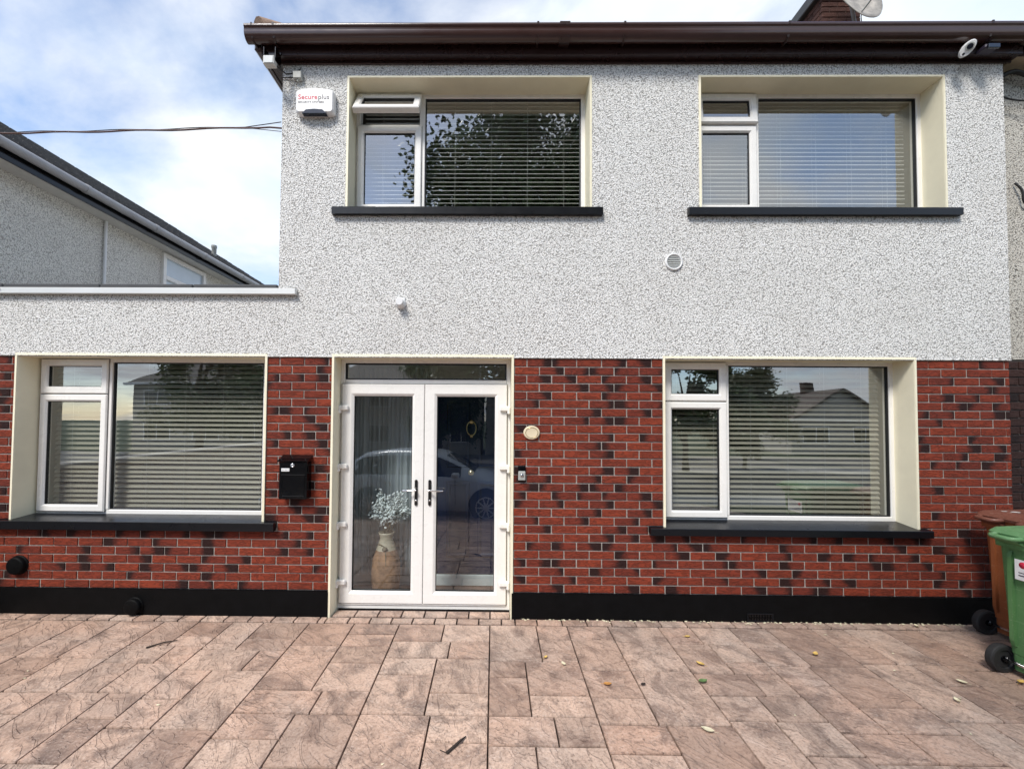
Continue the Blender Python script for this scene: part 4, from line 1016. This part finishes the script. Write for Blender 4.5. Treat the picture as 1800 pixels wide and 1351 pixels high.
gb = make_bin('green wheelie bin in front of the brown bin at the right edge', ('bin_green', 'bin_green2'), (3.64, -.92, gz(-.9)), R(2))
mb = MB(); mb.box(.0128, .0145, -.12, .13, .70, .84); sk = mb.build('sticker', 'white', gb)
sk['_local'] = 1
mb = MB(); mb.lathe([(.022, .0122), (.022, .0119), (0, .0119)], (0, .085, .805), 'X', 20, sx=1.0); mb.build('sticker_mark', 'ink_red', sk)
mb = MB(); mb.box(.0122, .0127, .0, .11, .728, .736); mb.box(.0122, .0127, .02, .11, .748, .754); mb.build('sticker_print', 'ink_black', sk)
# scuffs, droppings on the brown lid
rm = random.Random(21); mb = MB()
for k in range(9):
    cx, cy, s = rm.uniform(.06, .5), rm.uniform(-.2, .24), rm.uniform(.012, .035); m_ = 9
    vs = [(cx+s*rm.uniform(.6, 1.2)*cos(2*pi*i/m_)*1.5, cy+s*rm.uniform(.5, 1.1)*sin(2*pi*i/m_), 0) for i in range(m_)]
    mb.add([(x_, y_, 1.0462+.02*x_) for x_, y_, _ in vs], [tuple(range(m_))])
lidb = [c for c in bb.children if c.name.startswith('lid')][0]
mb.build('dried_splash', 'offwhite', lidb, recalc=False)

# ------------------------------------------------------------------ fallen leaves and twigs
def leaf(label, x, y, s, rz, mat, curl=.45):
    s *= .85
    mb = MB(); n = 7; top = []
    for i in range(n):
        u = i/(n-1); wd = s*.30*sin(pi*u)**.8*(1-.25*u); z = curl*s*(.35*(2*u-1)**2)
        top.append((u, wd, z))
    vs = []
    for u, wd, z in top:
        for q in (-1, 0, 1): vs.append(((u-.5)*s, q*wd, z+.004+(.35*wd*curl*3 if q else 0)))
    vs2 = [(a, b, c+.0015) for a, b, c in vs]
    fs = [(3*i+k, 3*i+3+k, 3*i+4+k, 3*i+1+k) for i in range(n-1) for k in (0, 1)]
    m = Matrix.Translation((x, y, gz(y)+.004)) @ Matrix.Rotation(rz, 4, 'Z')
    mb.add([m @ Vector(v_) for v_ in vs], fs[:], smooth=True); mb.add([m @ Vector(v_) for v_ in vs2], fs, smooth=True)
    mb.tube([m @ Vector((-.5*s, 0, .006)), m @ Vector((-.78*s, .04*s, .012))], .0012, 5)
    return one(mb, 'fallen_leaf', mat, label, 'leaf', 'fallen leaves on the driveway')
leaf('curled yellow leaf on the slabs just in front of the green bin', 3.62, -.83, .075, .4, 'leaf_y', .7)
leaf('pale yellow leaf on the slabs, a step left of the green bin', 2.98, -1.02, .065, 1.2, 'leaf_p', .6)
leaf('thin pale leaf lying left of the green bin wheel', 3.22, -.83, .07, 2.2, 'leaf_p')
leaf('yellow leaf on the slabs midway between the door and the bins', 2.46, -.52, .075, .8, 'leaf_y', .6)
leaf('small green leaf on the slabs below the right window', 1.44, -.86, .085, .3, 'leaf_g', .4)
leaf('yellow green leaf lying beside the small green leaf', 1.52, -.66, .075, 2.3, 'leaf_y')
leaf('bright pale leaf on the nearer slabs, in front of the small green leaf', 1.25, -1.30, .085, 2.6, 'leaf_p', .3)
leaf('orange leaf on the dark slab in front of the right window', .78, -.90, .07, .1, 'leaf_o', .3)
leaf('small yellow leaf on the slab with oval dents, right of the door', .40, -.60, .05, .9, 'leaf_y')
leaf('pale sliver of leaf on the slabs right of the door', .52, -.68, .06, 1.9, 'leaf_p')
leaf('tan leaf close to the plinth under the right window', 1.60, -.28, .06, .2, 'leaf_y', .2)
leaf('white withered leaf leaning by the plinth near the brown bin', 3.66, -.08, .06, 1.4, 'leaf_p', .9)
leaf('dark brown leaf on the dark slab in front of the right window', 1.02, -.90, .05, .4, 'twig')
lt = MB(); rl = random.Random(17)
for k in range(165):
    if k < 150: x_, y_ = rl.uniform(.25, 4.1), -.018-abs(rl.gauss(0, .02))
    else: x_, y_ = rl.uniform(-3.5, 4.2), -rl.uniform(.05, 1.9)
    s_ = rl.uniform(.004, .012); a_ = rl.uniform(0, 6.28); z_ = gz(y_)+.004
    pts = [(x_+s_*rl.uniform(.5, 1.2)*cos(a_+q*1.257)*1.4, y_+s_*rl.uniform(.5, 1.1)*sin(a_+q*1.257), z_+rl.uniform(0, .005)) for q in range(5)]
    lt.add(pts+[(x_, y_, z_+.006)], [(q, (q+1) % 5, 5) for q in range(5)])
lo = stuff(lt.build('leaf_litter', 'leaf_p', recalc=False)); lo['label'] = 'crumbs of dry leaf scattered along the plinth and over the slabs'
mb = MB(); mb.tube([(-.24, -1.49, gz(-1.5)+.008), (-.17, -1.41, gz(-1.4)+.014), (-.145, -1.375, gz(-1.4)+.010)], [.008, .007, .003], 7); mb.tube([(-.24, -1.49, gz(-1.5)+.008), (-.28, -1.47, gz(-1.5)+.008)], .002, 5)
one(mb, 'twig', 'twig', 'short dark twig on the slab in front of the left door leaf', 'twig', 'twigs on the driveway')
mb = MB(); mb.tube([(-2.66, -.54, gz(-.5)+.008), (-2.58, -.47, gz(-.5)+.012), (-2.50, -.43, gz(-.4)+.008)], [.006, .005, .003], 7)
one(mb, 'twig', 'twig', 'thin dark twig on the slabs under the left window', 'twig', 'twigs on the driveway')

# ------------------------------------------------------------------ behind the photographer: what the glass reflects
def make_car(label, mat, loc, rz):
    t = thing('parked_car', label, 'car', (0, 0, 0), 'cars on the driveway'); t['_local'] = 1
    # stations along x (front +): x, z_bottom, z_belt, z_top, half width, half roof width
    ST = [(-1.98, .42, .62, .66, .60, .50), (-1.93, .30, .80, .95, .76, .60), (-1.75, .24, .92, 1.22, .82, .60), (-1.45, .22, .95, 1.40, .85, .60), (-.9, .20, .96, 1.475, .86, .62), (-.3, .20, .95, 1.49, .86, .63), (.25, .20, .93, 1.44, .86, .61),
          (.7, .20, .91, 1.22, .86, .62), (1.0, .20, .89, 1.02, .85, .66), (1.45, .22, .83, .92, .83, .66), (1.80, .24, .72, .80, .76, .60), (1.98, .34, .58, .64, .60, .50)]
    def sec(s):
        x_, zb, zt, zr, hw, rw2 = s
        half = [(hw*.88, zb), (hw*.97, zb+.10), (hw, (zb+zt)/2), (hw*.985, zt-.05), (hw*.95, zt), (rw2+(hw*.95-rw2)*.12, zr-.06*(zr-zt)/.5-.02), (rw2*.85, zr), (0, zr+.015)]
        return [(x_, y_, z_) for y_, z_ in half]+[(x_, -y_, z_) for y_, z_ in half[-2::-1]]
    S = [sec(s) for s in ST]; n = len(S[0]); mb = MB(); vs = [p for s in S for p in s]
    mb.add(vs, [(i*n+k, i*n+k+1, (i+1)*n+k+1, (i+1)*n+k) for i in range(len(S)-1) for k in range(n-1)], smooth=True)
    mb.add(vs, [(i*n, (i+1)*n, (i+1)*n+n-1, i*n+n-1) for i in range(len(S)-1)]); mb.add(S[0], [tuple(range(n))]); mb.add(S[-1], [tuple(range(n))])
    mb.build('body', mat, t)
    def qp(i, k, u, vv, e):
        a, b = Vector(S[i][k]), Vector(S[i+1][k]); c, d = Vector(S[i][k+1]), Vector(S[i+1][k+1])
        return a.lerp(b, u).lerp(c.lerp(d, u), vv)+e
    for sd2 in (1, -1):
        e = Vector((0, .006*sd2, .003))
        def win(i0, u0, i1, u1, name):
            mb = MB(); pts = []
            steps = [(i0, u0)]+[(j, 0.0) for j in range(i0+1, i1+1)]+[(i1, u1)]
            for (i, u_) in steps:
                for vv in (.06, .5, .96):
                    k = 4; p = qp(i, k, u_, vv, Vector((0, .006, .003)))
                    pts.append((p.x, p.y*sd2, p.z))
            mb.add(pts, [(3*i+k, 3*i+3+k, 3*i+4+k, 3*i+1+k) for i in range(len(steps)-1) for k in (0, 1)], smooth=True); mb.build(name, 'carglass', t)
        win(2, .4, 4, .35, 'rear_side_window'); win(4, .47, 7, .1, 'front_side_window')
        for wx in (-1.24, 1.28):
            mb = MB(); mb.lathe([(.365, .0), (.365, .012), (.30, .014)], (wx, sd2*.845 if sd2 > 0 else -.857, .36), 'Y', 30); mb.build('wheel_arch', 'rubber', t)
            mb = MB(); mb.lathe([(.20, -.10), (.30, -.10), (.315, -.07), (.315, .07), (.30, .095), (.21, .10)], (wx, sd2*.79, .315), 'Y', 30); w2 = mb.build('wheel', 'rubber', t); w2['_local'] = 1
            mb = MB(); yy = sd2*.892; mb.tube([(wx+.205*cos(2*pi*i/28), yy, .315+.205*sin(2*pi*i/28)) for i in range(29)], .014, 6, cap=False)
            for q in range(10):
                a = 2*pi*q/10; mb.tube([(wx, yy, .315), (wx+.2*cos(a), yy, .315+.2*sin(a))], [.022, .014], 6)
            mb.build('rim', 'alloy', w2)
        mb = MB(); mb.box(.55, .73, sd2*.98-.07, sd2*.98+.07, .93, 1.05, .03); mb.build('wing_mirror', mat, t)
        for hx in (.02, -.85):
            mb = MB(); mb.box(hx-.1, hx+.08, sd2*.872-.012, sd2*.872+.012, .80, .83, .006); mb.build('door_handle', 'chrome', t)
        for dx_ in (-.42, .62, -1.2):
            mb = MB(); mb.box(dx_-.004, dx_+.004, sd2*.861-.003, sd2*.861+.003, .34, .90); mb.build('door_seam', 'rubber', t)
        mb = MB(); mb.lathe([(0, -.03), (.10, -.02), (.12, .0), (.10, .02), (0, .03)], (1.80, sd2*.58, .66), 'Y', 16, sx=1.4); mb.build('headlight', 'led', t)
    mb = MB(); pts = []
    for (i, u_) in ((6, .25), (7, 0), (8, -.02)):
        for k in (6, 7, 8):
            p = Vector(S[i][k]).lerp(Vector(S[min(i+1, 11)][k]), max(u_, 0)); pts.append((p.x+.004, p.y*.98, p.z+.006))
    mb.add(pts, [(3*i+k, 3*i+3+k, 3*i+4+k, 3*i+1+k) for i in range(2) for k in (0, 1)], smooth=True); mb.build('windscreen', 'carglass', t)
    t.location = loc; t.rotation_euler = (0, 0, rz)
    return t
make_car('grey blue hatchback mirrored in the right leaf of the glazed door', 'carpaint', (-1.38, -5.75, gz(-5.75)), R(3))
make_car('silver hatchback mirrored in the wide left ground floor window', 'carpaint2', (-6.6, -5.4, zf+.05), R(-4))

def make_tree(label, x, y, z, h, cr, base, leaves, seed, mat='foliage', ry_=1.0, lobes=None):
    t = thing('street_tree', label, 'tree', (x, y, z), 'trees across the street'); rt = random.Random(seed)
    mb = MB(); top = Vector((x+.3, y, z+h*.8))
    mb.tube([(x, y, z-.2), (x+.05, y, z+h*.2), (x-.1, y+.1, z+h*.45), tuple(top)], [h*.028, h*.022, h*.016, h*.004], 12)
    C = [Vector((x+rt.uniform(-.62, .62)*cr, y+rt.uniform(-.6, .6)*cr, z+base+(h-base)*rt.uniform(.12, .93))) for _ in range(lobes or 46)]
    good = []
    for c in C:
        f_ = (c.z-z-base)/(h-base); lim = cr*(sin(pi*min(1, f_*.86+.12)))**.7
        d = Vector((c.x-x, c.y-y)); 
        if d.length > lim*.8: d = d.normalized()*lim*.8
        good.append(Vector((x+d.x, y+d.y, c.z)))
    for c in good[:22]:
        s0 = Vector((x, y, z+h*rt.uniform(.18, .6))); mid = s0.lerp(c, .5)+Vector((0, 0, .3)); mb.tube([s0, mid, c], [h*.010, h*.006, h*.002], 6)
    mb.build('trunk', 'bark', t)
    lf = MB()
    for i in range(leaves):
        c = rt.choice(good); rr = cr*.24*rt.uniform(.55, 1.15); d = Vector((rt.gauss(0, 1), rt.gauss(0, 1), rt.gauss(0, .85)))
        d = d.normalized()*rr*(rt.random()**.33)*rt.uniform(.8, 1.15); p = c+d; s = rt.uniform(.12, .26)
        a = Vector((rt.gauss(0, 1), rt.gauss(0, 1), rt.gauss(0, .6)-.3)).normalized(); b = a.orthogonal().normalized()
        b = (Matrix.Rotation(rt.uniform(0, 6.28), 3, a) @ b)
        lf.add([p, p+a*s*.5+b*s*.33, p+a*s, p+a*s*.5-b*s*.33], [(0, 1, 2, 3)], rnd=rt.random())
    lf.build('crown', mat, t, attrs=True, recalc=False)
make_tree('big dense tree mirrored in the upper left window', 1.5, -13.6, zf-.04, 15.2, 6.7, 3.0, 80000, 2, lobes=110)
make_tree('small loose tree mirrored in the right ground floor window', 9.8, -17.5, zf-.04, 6.2, 2.6, 1.6, 9000, 4, lobes=22)
make_tree('low round tree farther along the street, mirrored by the right ground floor window', 17.5, -24, zf-.04, 6.4, 3.2, 1.2, 9000, 6, 'foliage2', lobes=22)

make_tree('leafy tree before the cream house, mirrored in the wide left window', -12.2, -19.6, zf-.04, 8.2, 3.6, 1.4, 16000, 8, lobes=34)
make_tree('dark bushy tree mirrored at the left of the wide left window', -17.8, -21.0, zf-.04, 8.6, 4.0, 1.0, 16000, 9, lobes=34)
make_tree('broad low tree mirrored in the middle of the glazed door', -3.2, -20.5, zf-.04, 6.6, 3.4, 1.0, 16000, 10, lobes=34)
make_tree('bushy tree before the gabled house, mirrored in the right ground floor window', 13.6, -18.8, zf-.04, 4.4, 2.6, .7, 11000, 12, lobes=26)
def street_house(label, x0, x1, y, h, mat, rooftone, gable):
    t = thing('street_house', label, 'house', ((x0+x1)/2, y, zf), 'houses across the street'); z = zf-.04
    mb = MB(); mb.box(x0, x1, y-7, y, z, z+h); mb.build('wall', mat, t)
    mb = MB(); e = .4; m_ = (x0+x1)/2
    if gable:
        mb.prism([(x0-e, z+h-.1), (m_, z+h+2.5), (x1+e, z+h-.1), (x1+e-.1, z+h-.22), (m_, z+h+2.3), (x0-e+.1, z+h-.22)], y-7.4, y+.35, 'Y')
        mb2 = MB(); mb2.prism([(x0+.01, z+h), (m_, z+h+2.28), (x1-.01, z+h)], y-.25, y-.02, 'Y'); mb2.build('gable', mat, t)
    else:
        mb.add([(x0-e, y+e, z+h), (x1+e, y+e, z+h), (x1+e, y-7-e, z+h), (x0-e, y-7-e, z+h), (x0+3, y-3.5, z+h+2.4), (x1-3, y-3.5, z+h+2.4)], [(0, 1, 5, 4), (1, 2, 5), (2, 3, 4, 5), (3, 0, 4), (3, 2, 1, 0)])
    rf2 = mb.build('roof', rooftone, t)
    mb = MB(); mb.box(m_-.4, m_+.4, y-4, y-3.3, z+h+1.2, z+h+3.3, .02); mb.build('chimney', 'brick_chim', rf2)
    mb = MB(); mb.box(x0-e, x1+e, y+e+.002, y+e+.10, z+h-.16, z+h+.02, .02); mb.build('fascia', 'white', t)
    k = max(2, int((x1-x0)/3)); w_ = (x1-x0)/k
    for fl_ in ((.9, 2.2), (3.5, 4.7)):
        if fl_[1] > h: continue
        for i in range(k):
            a = x0+w_*(i+.22); b = x0+w_*(i+.78)
            mb = MB(); mb.ring(a, b, z+fl_[0], z+fl_[1], [(0, y+.001), (0, y+.05), (.08, y+.05), (.08, y+.001)]); mb.box((a+b)/2-.03, (a+b)/2+.03, y+.004, y+.045, z+fl_[0]+.081, z+fl_[1]-.081)
            wf = mb.build('window', 'white', t)
            mb = MB(); mb.add([(a+.08, y+.012, z+fl_[0]+.08), (b-.08, y+.012, z+fl_[0]+.08), (b-.08, y+.012, z+fl_[1]-.08), (a+.08, y+.012, z+fl_[1]-.08)], [(0, 1, 2, 3)]); mb.build('pane', 'darkpane', wf, recalc=False)
street_house('cream two storey house across the street, mirrored in the door glass', -13, -.9, -27, 5.2, 'wall_white', 'slate', False)
street_house('long cream house across the street, mirrored behind the tree', -.6, 11.5, -27, 5.2, 'wall_white', 'slate', False)
street_house('low gabled house across the street, mirrored in the right ground floor window', 24, 32, -30, 2.8, 'wall_white', 'roof_tile', True)
street_house('two storey house far along the street to the left, mirrored in the left window', -27, -16, -27, 5.2, 'wall_white', 'slate', False)
# low wall at the left boundary of the driveway (it shades the left corner of the slabs)
gw = thing('boundary_wall', 'low pebbledash wall with capping at the left boundary of the driveway', 'wall', (-5.1, -3, 0))
mb = MB(); mb.box(-5.2, -5.0, -8.2, -.02, -.3, 1.15); mb.build('wall', 'pebble_grey', gw)
mb = MB(); mb.box(-5.25, -4.95, -8.25, -.018, 1.151, 1.22, .01); mb.build('capping', 'paving', gw)
for o in bpy.data.objects:
    if '_local' in o: del o['_local']
